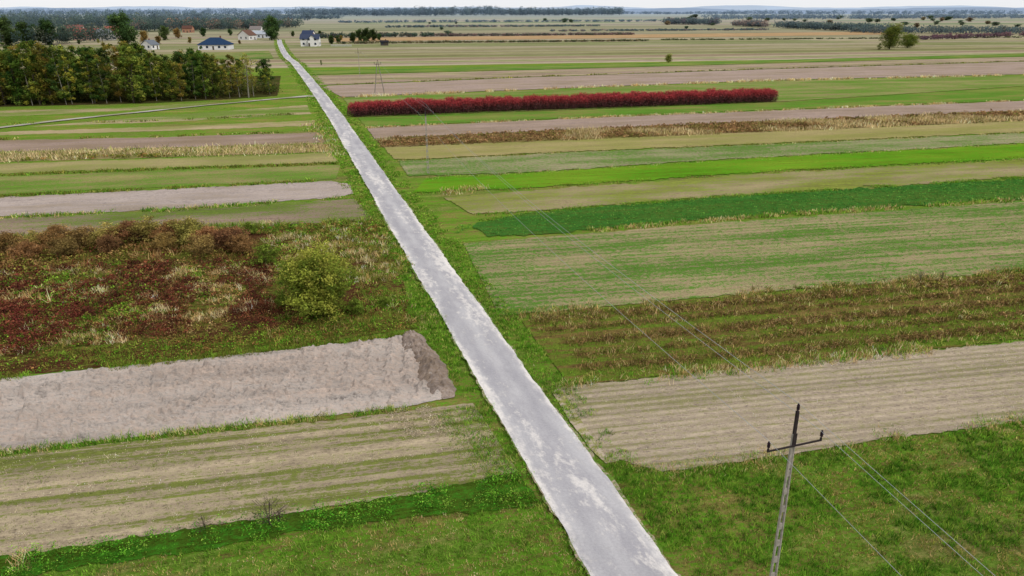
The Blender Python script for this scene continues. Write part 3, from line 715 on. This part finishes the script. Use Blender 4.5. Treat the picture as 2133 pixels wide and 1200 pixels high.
AUT = [(132,126,54),(118,116,50),(142,126,58),(100,108,44)]; DKG = [(66,88,42),(80,98,46),(54,74,36)]
birch = [tree_mesh(10+i, 14, 2.4, .10, 3300, .36, [GRN, AUT, GRN+YEL[:1], YEL+GRN, GRN+DKG, DKG+GRN][i], bark=BARKW, tr=.08, nlimb=20, fork=1, ragged=.7) for i in range(6)]
dense = [tree_mesh(30+i, 13, 2.9, .03, 4400, .38, [GRN, GRN+YEL[:1], DKG, AUT, DKG+GRN][i], nlimb=18, fork=2, ragged=.65) for i in range(5)]
thin = [tree_mesh(50+i, 12, 2.2, .3, 1000, .33, YEL+AUT, bark=BARKW, tr=.12, nlimb=16, fork=2) for i in range(2)]
random.seed(3)
def topy(x): return np.interp(x, [-500,0,60,110,170,200,240,270,330,400,470,520,580], [92,94,86,82,94,96,90,80,98,98,108,112,122])
for row, (dy, nn) in enumerate([(0, 38), (-7, 36), (-15, 28), (-25, 18)]):
    for i in range(nn):
        x = -330+(905 if row < 2 else 860)*(i+random.uniform(.0, 1.0))/nn
        yb = float(np.interp(x, [-330,0,300,480,578], [232,220,213,205,198]))+dy+random.uniform(-1.5, 1.5)
        X, Y = G(x, yb); hh = ht(Y, float(topy(x))+random.uniform(-2, 30))
        hh = max(6.5, min(hh, 17.5))
        r = random.random()
        if 495 < x < 560 and row == 0: ms = random.choice(thin); base = 12
        elif r < .55: ms = random.choice(birch); base = 14
        else: ms = random.choice(dense); base = 13
        if ms in birch: lab = "slender pale-barked tree with olive autumn leaves in wood"
        elif ms in thin: lab = "nearly bare white-barked birch at edge of wood"
        else: lab = "bushy olive green tree in wood beside the track"
        place("tree", ms, X, Y, hh/base*random.uniform(.92, 1.25), hh/base, lab, "tree", "trees of the wood beside the side track")
g = Acc()
p = sample(W([(-400,228),(0,217),(300,211),(480,203),(578,196),(575,188),(0,200),(-400,208)]), 1.0, 200)
p = p[fbm(p[:, 0]*.15, p[:, 1]*.15, 44) > .38]
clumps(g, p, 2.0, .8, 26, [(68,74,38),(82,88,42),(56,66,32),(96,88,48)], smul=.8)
g.build("undergrowth", "dark shrubby undergrowth beneath the trees", "undergrowth")

bushm = tree_mesh(77, 4.0, 2.5, .03, 26000, .17, [(116,128,50),(132,140,56),(96,112,42),(146,146,64)], nlimb=16, fork=6, tr=.05, shape='round', ragged=.65, k=1.35, mat=VEG, csz=(.2, .44))
X, Y = G(660, 652); place("bush", bushm, X, Y, 1.02, 1.0, "large round olive green bush in the weedy plot", "bush", rot=.5)
sb = tree_mesh(78, 1.6, 1.0, .05, 2500, .13, [(100,120,44),(116,130,52)], nlimb=9, fork=3, tr=.03, shape='round', mat=VEG, k=1.35)
for (x, y, s) in [(555,552,1.1),(800,640,.5),(520,490,.8),(745,655,.7),(590,640,.6)]:
    X, Y = G(x, y); place("bush", sb, X, Y, s, s, "small green bush among weeds by the road", "bush")
brn = [tree_mesh(85+i, 2.1, 1.5, .03, 5200, .13, [[(146,112,70),(128,98,60),(160,126,84)], [(132,120,64),(116,104,56),(148,130,74)], [(122,92,62),(136,106,68),(108,82,54)]][i], nlimb=12, fork=4, tr=.04, shape='round', k=1.45, csz=(.24, .42), ragged=.7) for i in range(3)]
for (x, y, s, kk) in [(25,528,1.0,0),(75,522,.9,1),(125,520,1.05,0),(180,518,.95,2),(225,514,1.05,1),(275,510,1.2,0),(318,506,1.15,1),(362,506,1.2,0),(405,510,1.2,1),(440,516,1.0,0),(480,522,1.05,2),(505,530,.9,0),(425,532,.9,2),(345,524,.8,0),(230,530,.8,2),(140,536,.8,2),(60,542,.8,0),(-40,532,1.1,0),(-120,538,1.1,1),(-220,542,1.1,0)]:
    X, Y = G(x, y+random.uniform(-2, 3)); s *= .95; place("bush", brn[kk], X, Y, s*random.uniform(1, 1.2), s*random.uniform(.8, 1.0), ["rounded orange brown autumn shrub at edge of weedy plot", "rounded olive brown shrub at edge of weedy plot", "dark rusty shrub in the weedy plot"][kk], "bush", "brown shrubs along the edge of the weedy plot")
bare = tree_mesh(79, 1.5, .9, .05, 60, .08, [(120,100,80)], nlimb=14, fork=4, tr=.025, shape='round')
for (x, y, s) in [(562,1095,.9),(1915,590,.7),(1960,587,.6),(585,1088,.5),(428,1105,.5)]:
    X, Y = G(x, y); place("bush", bare, X, Y, s, s, "small bare brown twiggy shrub", "shrub")

# red bush rows
def red_mesh(seed):
    rg = np.random.default_rng(seed); q = []
    for i in range(9):
        a = rg.uniform(0, 6.28); r = rg.uniform(.5, 1.3)
        q.append(tube([(0, 0, -.1), (math.cos(a)*r*.4, math.sin(a)*r*.4, 1.0), (math.cos(a)*r, math.sin(a)*r, rg.uniform(1.7, 2.5))], [.05, .035, .015], 4))
    n = 2800; t = rg.random(n)
    th = rg.uniform(0, 6.28, n); zz = .2+2.5*t**.8
    rr = (np.sqrt(rg.random(n)))*(1.8*np.sqrt(np.clip(1-((zz-1.3)/1.65)**2, .05, 1)))
    rr *= .8+.4*vnoise(th*1.8, zz*2.2, seed)
    C = np.stack([np.cos(th)*rr, np.sin(th)*rr, zz+rg.normal(size=n)*.25], 1)
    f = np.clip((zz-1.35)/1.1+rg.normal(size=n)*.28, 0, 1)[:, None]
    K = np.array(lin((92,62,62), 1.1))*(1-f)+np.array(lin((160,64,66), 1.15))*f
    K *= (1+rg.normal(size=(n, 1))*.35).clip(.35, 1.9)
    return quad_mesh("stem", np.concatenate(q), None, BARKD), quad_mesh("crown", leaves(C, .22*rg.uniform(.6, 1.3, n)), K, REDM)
reds = [red_mesh(200+i) for i in range(6)]
A = np.array(G(738, 243)); Bq = np.array(G(1612, 212)); d = (Bq-A)/np.linalg.norm(Bq-A); nn = np.array([-d[1], d[0]])
cnt = 46
for r in range(2):
    for i in range(cnt):
        t = (i+.5*r)/(cnt-.5)
        p = A+(Bq-A)*t+nn*(r*3.6)+rng.normal(size=2)*.15
        ms = random.choice(reds); s = random.uniform(.9, 1.06)
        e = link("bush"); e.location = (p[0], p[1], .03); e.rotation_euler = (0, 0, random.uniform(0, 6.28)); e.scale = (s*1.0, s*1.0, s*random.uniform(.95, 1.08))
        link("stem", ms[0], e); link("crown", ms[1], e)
        meta(e, "rounded crimson-leaved fruit bush in a long row", "bush", None, "red bushes planted in a long double row")

# solitary and distant trees
oakm = [tree_mesh(90+i, 15, 6, .08, 5200, .9, [[(66,86,48),(80,98,52),(56,74,42)], [(138,134,62),(120,122,56),(156,142,70)], [(146,118,66),(130,106,60),(116,98,54)]][i], nlimb=18, fork=2, tr=.3, csz=(.3, .5)) for i in range(3)]
hazem = [tree_mesh(94+i, 15, 6, .04, 3600, 1.3, [[(98,114,92),(112,124,98),(88,104,88)], [(136,134,96),(124,126,92)], [(142,122,96),(130,114,92)]][i], nlimb=16, fork=2, tr=.3, csz=(.3, .5)) for i in range(3)]  # far trees with distance haze painted into their leaf colours
roundt = tree_mesh(103, 14, 6.5, .02, 9000, .6, [(120,126,56),(102,112,50),(138,136,64)], nlimb=22, fork=5, tr=.22, shape='round', csz=(.28, .46))
def solo(ms, bh, x, yb, yt, wf, lab, nm="tree", cat="tree", grp=None):
    X, Y = G(x, yb); hh = max(1.0, ht(Y, yt)); place(nm, ms, X, Y, hh/bh*wf, hh/bh, lab, cat, grp)
solo(oakm[0], 15, 571, 84, 40, .95, "large dark green tree where the road ends")
solo(roundt, 14, 1852, 103, 55, .85, "tall olive tree standing among fields")
solo(roundt, 14, 1891, 100, 72, 1.35, "broad golden shrub beside the tall olive tree")
solo(dense[0], 13, 1832, 104, 90, 1.8, "low olive bush at foot of the tall tree", "bush", "bush")
solo(roundt, 14, 1392, 131, 114, .9, "small dark tree standing alone in fields")
solo(dense[0], 13, 670, 136, 125, 1.1, "small round bush at the road side", "bush", "bush")
solo(dense[2], 13, 562, 190, 122, 1.1, "dark bushy tree at end of the wood")
for (x, yb, yt, k) in [(265,96,36,0),(100,94,48,0),(20,96,44,0),(60,94,52,0),(345,84,58,0),(372,80,60,2),(300,90,66,2),(425,76,60,0),(480,74,62,0),(395,90,78,2),(330,92,76,2),(500,92,84,2),(690,92,76,0),(705,90,76,0),(735,88,70,0),(750,86,64,0),(765,86,62,0),(778,85,64,0),(668,78,66,0),(610,76,66,0),(710,84,74,2),(760,90,78,0),(790,84,72,0),(205,90,82,1),(165,92,84,0)]:
    solo(oakm[k], 15, x, yb, yt, 1.0 if k == 0 else .85, ["dark green tree among village houses", "olive tree among village houses", "russet autumn tree among village houses"][k], grp="garden trees around the village houses")
random.seed(11)
for i in range(46):
    x = random.uniform(1380, 2150); yb = random.uniform(36, 60); k = random.choice([0, 0, 1, 2])
    solo(hazem[k], 15, x, yb, yb-random.uniform(5, 9), random.uniform(1.5, 2.4), ["dark green field tree far off among plots", "olive field tree far off among plots", "russet field tree far off among plots"][k], grp="scattered field trees")
for (x, yb, yt) in [(1175,47,38),(1135,44,38),(1190,47,40),(950,50,46),(920,62,56),(935,74,64),(895,50,46)]:
    solo(hazem[0], 15, x, yb, yt, 1.7, "dark green field tree far off among plots", grp="scattered field trees")

# far woods (one mass each)
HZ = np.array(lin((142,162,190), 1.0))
def wood(l, depth, h, n, cols, label, haze, leaf=2.0, per=60, r=4.5, z0=0):
    w_ = np.array(W(l)); seg = np.linalg.norm(np.diff(w_, axis=0), axis=1); cum = np.r_[0, np.cumsum(seg)]
    t = rng.uniform(0, cum[-1], n); X = np.interp(t, cum, w_[:, 0]); Y = np.interp(t, cum, w_[:, 1])+rng.uniform(0, depth, n)
    hh = h*rng.uniform(.65, 1.1, n)*(.75+.5*fbm(X*.01, Y*0, 5)); c = pal(n, cols, k=1.0, jit=.18)
    nl = per; p = unit(n*nl)*(rng.random((n*nl, 1))**.4)
    C = np.repeat(np.c_[X, Y, hh*.55], nl, 0); C[:, :2] += p[:, :2]*r; C[:, 2] += p[:, 2]*np.repeat(hh, nl)*.48
    K = np.repeat(c, nl, 0)*(.75+.35*p[:, 2:3])*(1+rng.normal(size=(n*nl, 1))*.15).clip(.5, 1.5)  # crown undersides darkened in the leaf colour as painted shade
    K = K*(1-haze)+HZ*haze  # blue distance haze blended straight into the leaf colour
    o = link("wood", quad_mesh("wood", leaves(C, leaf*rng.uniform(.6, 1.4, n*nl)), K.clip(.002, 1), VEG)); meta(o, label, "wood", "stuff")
DK = [(60,80,48),(72,90,52),(84,92,54),(54,72,44)]
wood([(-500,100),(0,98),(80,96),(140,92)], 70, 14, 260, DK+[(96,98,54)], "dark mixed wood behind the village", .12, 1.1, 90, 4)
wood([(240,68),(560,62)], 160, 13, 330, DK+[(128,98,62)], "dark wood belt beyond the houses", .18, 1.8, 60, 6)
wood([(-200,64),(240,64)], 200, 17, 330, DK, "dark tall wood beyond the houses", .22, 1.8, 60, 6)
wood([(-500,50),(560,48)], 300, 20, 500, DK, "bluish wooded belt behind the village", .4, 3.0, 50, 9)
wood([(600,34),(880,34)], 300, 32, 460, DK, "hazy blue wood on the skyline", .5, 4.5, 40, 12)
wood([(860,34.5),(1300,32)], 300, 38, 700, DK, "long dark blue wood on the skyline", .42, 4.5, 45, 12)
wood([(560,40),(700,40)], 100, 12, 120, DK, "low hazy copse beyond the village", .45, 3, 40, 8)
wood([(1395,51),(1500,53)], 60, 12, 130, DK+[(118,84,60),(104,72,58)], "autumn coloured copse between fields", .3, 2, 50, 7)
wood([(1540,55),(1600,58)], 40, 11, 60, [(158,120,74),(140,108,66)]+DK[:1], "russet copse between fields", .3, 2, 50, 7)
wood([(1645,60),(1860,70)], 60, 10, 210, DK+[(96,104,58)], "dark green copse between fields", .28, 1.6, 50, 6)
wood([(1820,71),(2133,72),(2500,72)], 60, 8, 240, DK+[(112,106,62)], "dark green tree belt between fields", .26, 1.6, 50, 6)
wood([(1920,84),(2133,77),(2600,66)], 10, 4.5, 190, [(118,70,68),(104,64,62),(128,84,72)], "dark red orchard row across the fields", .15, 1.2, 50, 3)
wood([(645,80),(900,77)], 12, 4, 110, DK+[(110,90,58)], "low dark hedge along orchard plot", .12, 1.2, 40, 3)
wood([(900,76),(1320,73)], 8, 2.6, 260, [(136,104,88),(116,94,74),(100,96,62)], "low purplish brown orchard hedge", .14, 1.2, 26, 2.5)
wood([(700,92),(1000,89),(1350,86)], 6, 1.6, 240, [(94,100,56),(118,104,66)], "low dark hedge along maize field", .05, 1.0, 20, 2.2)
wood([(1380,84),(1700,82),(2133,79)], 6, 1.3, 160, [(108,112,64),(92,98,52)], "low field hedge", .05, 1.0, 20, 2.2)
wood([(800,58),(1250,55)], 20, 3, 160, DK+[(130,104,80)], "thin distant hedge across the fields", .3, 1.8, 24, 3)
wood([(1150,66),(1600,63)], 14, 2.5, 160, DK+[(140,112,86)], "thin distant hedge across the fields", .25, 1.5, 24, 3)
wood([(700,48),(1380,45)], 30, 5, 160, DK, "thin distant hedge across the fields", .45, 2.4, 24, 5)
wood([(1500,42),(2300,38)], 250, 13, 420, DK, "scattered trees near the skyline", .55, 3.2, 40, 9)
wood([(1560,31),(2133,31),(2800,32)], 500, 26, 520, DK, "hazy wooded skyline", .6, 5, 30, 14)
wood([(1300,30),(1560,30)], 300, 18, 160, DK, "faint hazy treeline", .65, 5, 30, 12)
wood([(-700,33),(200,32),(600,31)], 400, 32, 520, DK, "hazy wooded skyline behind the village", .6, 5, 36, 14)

# far hills
def hills(y, h0, amp, seed, col, label):
    xs = np.linspace(-12000, 12000, 260); hh = h0+amp*fbm(xs*.0011, xs*0+seed, seed, 4)
    hh += 7*fbm(xs*.02, xs*0+seed, seed+5, 2)
    vs = []; n = len(xs)
    for dy, k in ((0, 0), (350, .8), (700, 1.0), (1500, .5)):
        for x, z in zip(xs, hh): vs.append((x, y+dy+150*math.sin(x*.0009+seed), -2+z*k if k else -1))
    fs = [(r*n+i, r*n+i+1, (r+1)*n+i+1, (r+1)*n+i) for r in range(3) for i in range(n-1)]
    me = bpy.data.meshes.new("hills"); me.from_pydata(vs, [], fs); me.update()
    m, nt, o = newmat("hazy_hill"); B = NB(nt); tc = B.n("ShaderNodeTexCoord")
    n1 = B.noise(scalevec(B, tc.outputs["Object"], 1, .5), .003, 4, .6)
    B.diff(B.mix(B.mr(n1, .42, .58), lin(col, .8), lin([c*.9+14 for c in col], .8)), o)  # hill colour is painted atmospheric haze, no volume behind it
    meta(link("hills", me, None, m), label, "hills", "structure")
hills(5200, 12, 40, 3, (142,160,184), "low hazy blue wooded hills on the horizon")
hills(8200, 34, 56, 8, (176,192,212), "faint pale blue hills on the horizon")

# ------------------------------------------------------------------ houses
WIN = mat_plain("window_glass", (60,68,80), .2, 1)
def house(x, yb, wd, dp, wh, rh, rot, wallc, roofc, label, style='gable', extra=False):
    X, Y = G(x, yb)
    e = link("house"); e.location = (X, Y, .02); e.rotation_euler = (0, 0, rot)
    wm = mat_plain("render_wall", wallc, .05, .6); rm = mat_plain("roof_tiles", roofc, .15, 2)
    a, b = wd/2, dp/2; wq = box(-a, a, -b, b, 0, wh)
    ov = .45
    if style == 'gable':
        wq += [[(-a, -b, wh), (-a, b, wh), (-a, 0, wh+rh), (-a, 0, wh+rh)], [(a, -b, wh), (a, b, wh), (a, 0, wh+rh), (a, 0, wh+rh)]]
        k = rh/b; z = .12
        rq = []
        for s in (-1, 1):
            p = [(-a-ov, s*(b+ov), wh-k*ov+z), (a+ov, s*(b+ov), wh-k*ov+z), (a+ov, 0, wh+rh+z), (-a-ov, 0, wh+rh+z)]
            rq += [p, [(x_, y_, z_+.18) for x_, y_, z_ in p]]
            rq += [[p[0], p[1], (p[1][0], p[1][1], p[1][2]+.18), (p[0][0], p[0][1], p[0][2]+.18)]]
            for q0, q1 in ((p[0], p[3]), (p[1], p[2])):
                rq += [[q0, q1, (q1[0], q1[1], q1[2]+.18), (q0[0], q0[1], q0[2]+.18)]]
    else:
        z = .1; A_, B_ = a+ov, b+ov; rl = max(.5, a-b)
        rq = [[(-A_, -B_, wh+z), (A_, -B_, wh+z), (rl, 0, wh+rh), (-rl, 0, wh+rh)], [(-A_, B_, wh+z), (A_, B_, wh+z), (rl, 0, wh+rh), (-rl, 0, wh+rh)],
              [(-A_, -B_, wh+z), (-A_, B_, wh+z), (-rl, 0, wh+rh), (-rl, 0, wh+rh)], [(A_, -B_, wh+z), (A_, B_, wh+z), (rl, 0, wh+rh), (rl, 0, wh+rh)]]
        rq += box(-A_, A_, -B_, B_, wh-.12, wh+z-.003)
    if extra:  # projecting front gable wing
        c0, c1, f = -a*.1, a*.75, -b-3.0; cm = (c0+c1)/2; hw = (c1-c0)/2; r2 = hw*.95
        wq += box(c0, c1, f, -b-.01, 0, wh-.02)
        wq += [[(c0, f, wh-.02), (c1, f, wh-.02), (cm, f, wh+r2), (cm, f, wh+r2)]]
        for s in (-1, 1):
            p = [(cm+s*(hw+ov), f-ov, wh-ov*.95+.1), (cm+s*(hw+ov), -b+1, wh-ov*.95+.1), (cm, 0, wh+r2+.1), (cm, f-ov, wh+r2+.1)]
            rq += [p, [(u, v_, w_+.15) for u, v_, w_ in p], [p[0], p[3], (p[3][0], p[3][1], p[3][2]+.15), (p[0][0], p[0][1], p[0][2]+.15)]]
    link("wall", quad_mesh("wall", wq, None, wm), e)
    rf = link("roof", quad_mesh("roof", rq, None, rm), e)
    cx = a*.35
    link("chimney", quad_mesh("chimney", box(cx-.35, cx+.35, .6, 1.3, wh+rh*.5, wh+rh+.9), None, mat_plain("chimney_brick", (120,84,70), .1)), rf)
    storeys = 2 if wh > 4.5 else 1
    nw = max(2, int(wd/3.2))
    fy = -b-.04
    for s in range(storeys):
        for i in range(nw):
            xx = -a+wd*(i+.5)/nw; z0 = 1.0+2.8*s
            if extra and -a*.15 < xx < a*.8: y_ = -b-3.04
            else: y_ = fy
            if s == 0 and i == nw//2: 
                link("door", quad_mesh("door", box(xx-.5, xx+.5, y_-.03, y_+.03, .05, 2.15), None, BARKD), e); continue
            link("window", quad_mesh("window", box(xx-.65, xx+.65, y_-.03, y_+.03, z0, z0+1.3), None, WIN), e)
    if style == 'gable':
        for yy in (-b*.45, b*.45):
            for sx in (-1, 1):
                link("window", quad_mesh("window", box(sx*(a+.04)-.03, sx*(a+.04)+.03, yy-.6, yy+.6, 1.0, 2.3), None, WIN), e)
    meta(e, label, "house"); return e
WH = (232,230,226)
house(648, 96, 12, 8, 4.55, 2.6, .12, WH, (66,74,94), "white two-storey house with dark steep gabled roofs", extra=True)
house(644, 84, 9, 7, 4.0, 3.2, -.2, WH, (62,72,96), "white house with tall dark roof by the road")
house(451, 103, 17.5, 12, 2.9, 4.0, .1, (222,222,220), (44,64,92), "white bungalow with dark blue hipped roof", 'hip')
house(314, 103, 6.5, 7.5, 2.8, 2.4, 1.3, WH, (110,116,124), "small white outbuilding with grey gable roof")
house(516, 83, 9, 11, 3.6, 3.6, 1.2, WH, (110,84,74), "white gabled house with brown roof")
house(546, 79, 13, 8, 3.2, 2.4, .1, (205,208,212), (170,176,184), "low farm building with pale metal roof")
house(184, 84, 18, 10, 3.8, 5.0, .2, (180,150,138), (134,84,76), "house with reddish brown tiled roof among trees")
house(218, 84, 14, 9, 3.8, 4.4, -.2, (206,200,194), (140,144,152), "house with weathered grey roof among trees")
house(240, 78, 14, 10, 4.4, 4.6, .1, (196,176,166), (146,90,78), "house with red tiled roof behind trees")
house(393, 68, 10, 8, 4.2, 2.6, .1, (176,132,108), (96,70,62), "orange rendered house with dark roof")
house(160, 76, 15, 9, 4.4, 5.2, .1, (206,202,196), (128,90,84), "village house with brown roof behind trees")
house(535, 68, 12, 9, 3.4, 3.0, 0, WH, (128,120,118), "distant white house beside a field")
house(801, 95, 5, 3.5, 2.2, .9, .1, (84,78,74), (48,48,52), "small dark field shed")
house(2095, 28, 20, 12, 5, 6, .1, WH, (150,90,70), "tiny far-off white house near the skyline")
house(2060, 29, 18, 12, 4, 6, .1, WH, (120,110,110), "far-off white farmhouse near the skyline")

FM = mat_plain("fence_white", (214,216,220), .08)
for (x, y, n) in [(690,97,9),(712,97,8)]:
    X, Y = G(x, y); q = []
    for i in range(n): q += box(i*.9-.06, i*.9+.06, -.05, .05, 0, 1.3)
    q += box(0, (n-1)*.9, -.09, -.052, .3, .45)+box(0, (n-1)*.9, -.09, -.052, .95, 1.1)
    o = link("fence", quad_mesh("fence", q, None, FM)); o.location = (X, Y, .03); meta(o, "low white garden fence beside the house", "fence")

# ------------------------------------------------------------------ power line
CONC = mat_plain("pole_concrete", (160,153,144), .2, 6); STEEL = mat_plain("dark_steel", (58,52,52), .2, 8); PORC = mat_plain("dark_porcelain", (48,38,44), .2, 8)
WIREM = mat_plain("aluminium_wire", (170,172,174), .05, 1)
ANG = math.atan2(.264, .964)
def shaft_quads(h):
    q = []
    def tb(x0a, x1a, y0a, y1a, x0b, x1b, y0b, y1b, z0, z1):
        v = [(x0a,y0a,z0),(x1a,y0a,z0),(x1a,y1a,z0),(x0a,y1a,z0),(x0b,y0b,z1),(x1b,y0b,z1),(x1b,y1b,z1),(x0b,y1b,z1)]
        return [[v[i] for i in f] for f in ((0,3,2,1),(4,5,6,7),(0,1,5,4),(1,2,6,5),(2,3,7,6),(3,0,4,7))]
    hw = lambda z: .16-.085*z/h
    q += tb(-hw(0), -hw(0)+.052, -.045, .045, -hw(h), -hw(h)+.045, -.04, .04, 0, h)
    q += tb(hw(0)-.052, hw(0), -.045, .045, hw(h)-.045, hw(h), -.04, .04, 0, h)
    z = 0
    while z < h-.1:
        z1 = min(z+.26, h); i0, i1 = hw(z)-.050, hw(z1)-.048
        q += tb(-i0, i0, -.032, .032, -i1, i1, -.028, .028, z, z1); z += .78
    z = h*.84
    q += tb(-(hw(z)-.048), hw(z)-.048, -.026, .026, -(hw(h)-.045), hw(h)-.045, -.026, .026, z, h)
    return q
def insul(x, z, s=1.0):
    prof = [(.02, 0), (.02, .10), (.065, .11), (.045, .17), (.07, .19), (.045, .25), (.065, .27), (.04, .33), (.03, .38), (.0, .39)]
    q = []; n = 10; t = np.arange(n)*2*np.pi/n
    for (r0, z0), (r1, z1) in zip(prof[:-1], prof[1:]):
        r0 *= .85; r1 *= .85; z0 *= .85; z1 *= .85
        for i in range(n):
            j = (i+1) % n
            q.append([(x+s*r0*math.cos(t[i]), s*r0*math.sin(t[i]), z+z0*s), (x+s*r0*math.cos(t[j]), s*r0*math.sin(t[j]), z+z0*s), (x+s*r1*math.cos(t[j]), s*r1*math.sin(t[j]), z+z1*s), (x+s*r1*math.cos(t[i]), s*r1*math.sin(t[i]), z+z1*s)])
    return q
AH = 8.35; TOPZ = 10.05; AW = 1.06
m_shaft = quad_mesh("shaft", shaft_quads(8.75), None, CONC)
m_top = quad_mesh("steel_top", box(-.045, .045, -.045, .045, 8.3, 9.66)+box(-.075, .075, -.066, -.056, 8.3, 8.8), None, STEEL)
m_arm = quad_mesh("crossarm", box(-AW, AW, -.12, -.07, AH-.035, AH+.015)+box(-AW, -AW+.06, -.118, -.072, AH+.017, AH+.1)+box(AW-.06, AW, -.118, -.072, AH+.017, AH+.1), None, STEEL)
m_is = quad_mesh("insulator", insul(0, 0, 1.0), None, PORC)
def pole(x, y, label, tilt=0.0):
    e = link("power_pole"); e.location = (x, y, 0); e.rotation_euler = (0, tilt, ANG)
    link("shaft", m_shaft, e); link("steel_top", m_top, e); link("crossarm", m_arm, e)
    for dx, z, dy in ((-AW+.03, AH+.07, -.095), (AW-.03, AH+.07, -.095), (0, 9.63, 0)):
        i = link("insulator", m_is, e); i.location = (dx, dy, z)
    meta(e, label, "power pole", None, "poles carrying the overhead line"); return e
v = (835-600)/F; dn = SP+v*CP; fw = CP-v*SP; dz = H-TOPZ
P1 = np.array([dz*((1665-1066.5)/F)/dn, dz*fw/dn]); P2 = np.array(G(892, 362)); P3 = np.array(G(791, 199)); P4 = np.array(G(750, 162))
P0 = P1+(P1-P2)
TL = -.035
pole(P1[0]+.35*math.cos(ANG), P1[1]+.35*math.sin(ANG), "tapered concrete power pole with slotted shaft and crossarm", TL)
pole(*P2, "slender concrete power pole standing by the fields")
pole(*P0, "concrete power pole behind the viewpoint")
e = link("power_pole"); e.location = (*P3, 0); e.rotation_euler = (0, 0, ANG)
q = np.concatenate([tube([(-1.4, 0, 0), (-.12, 0, 9)], [.14, .09], 6), tube([(1.4, 0, 0), (.12, 0, 9)], [.14, .09], 6), tube([(-.8, 0, 4.2), (.8, 0, 4.2)], [.07, .07], 5)])
link("legs", quad_mesh("legs", q, None, mat_plain("weathered_concrete", (140,132,124), .2)), e)
link("crossarm", quad_mesh("crossarm", box(-1.0, 1.0, -.2, -.125, 8.3, 8.42), None, STEEL), e)
for dx, z in ((-.9, 8.42), (.9, 8.42), (0, 9.0)):
    i = link("insulator", m_is, e); i.location = (dx, -.16 if dx else 0, z); i.scale = (1.5, 1.5, 1.5)
meta(e, "A-frame braced power pole standing in ploughed field", "power pole", None, "poles carrying the overhead line")
pole(*P4, "distant pale power pole in the fields")
ax = np.array([math.cos(ANG), math.sin(ANG)])
for s in (-AW+.03, 0, AW-.03):
    for Pa, Pb in ((P0, P1), (P1, P2), (P2, P3), (P3, P4)):
        z = AH+.40 if s else 9.95
        a = Pa+ax*s; b = Pb+ax*s; pts = []
        for t in np.linspace(0, 1, 25):
            p = a+(b-a)*t; pts.append((p[0], p[1], z-(1.1*4*t*(1-t))))
        rr_ = .0068 if Pa is P0 else .0085
        o = link("power_line", quad_mesh("power_line", tube(pts, [rr_]*25, 5), None, WIREM))
        meta(o, "thin overhead wire sagging between power poles", "power line", None, "overhead wires")
print("QUADS", sum(len(m.polygons) for m in bpy.data.meshes))
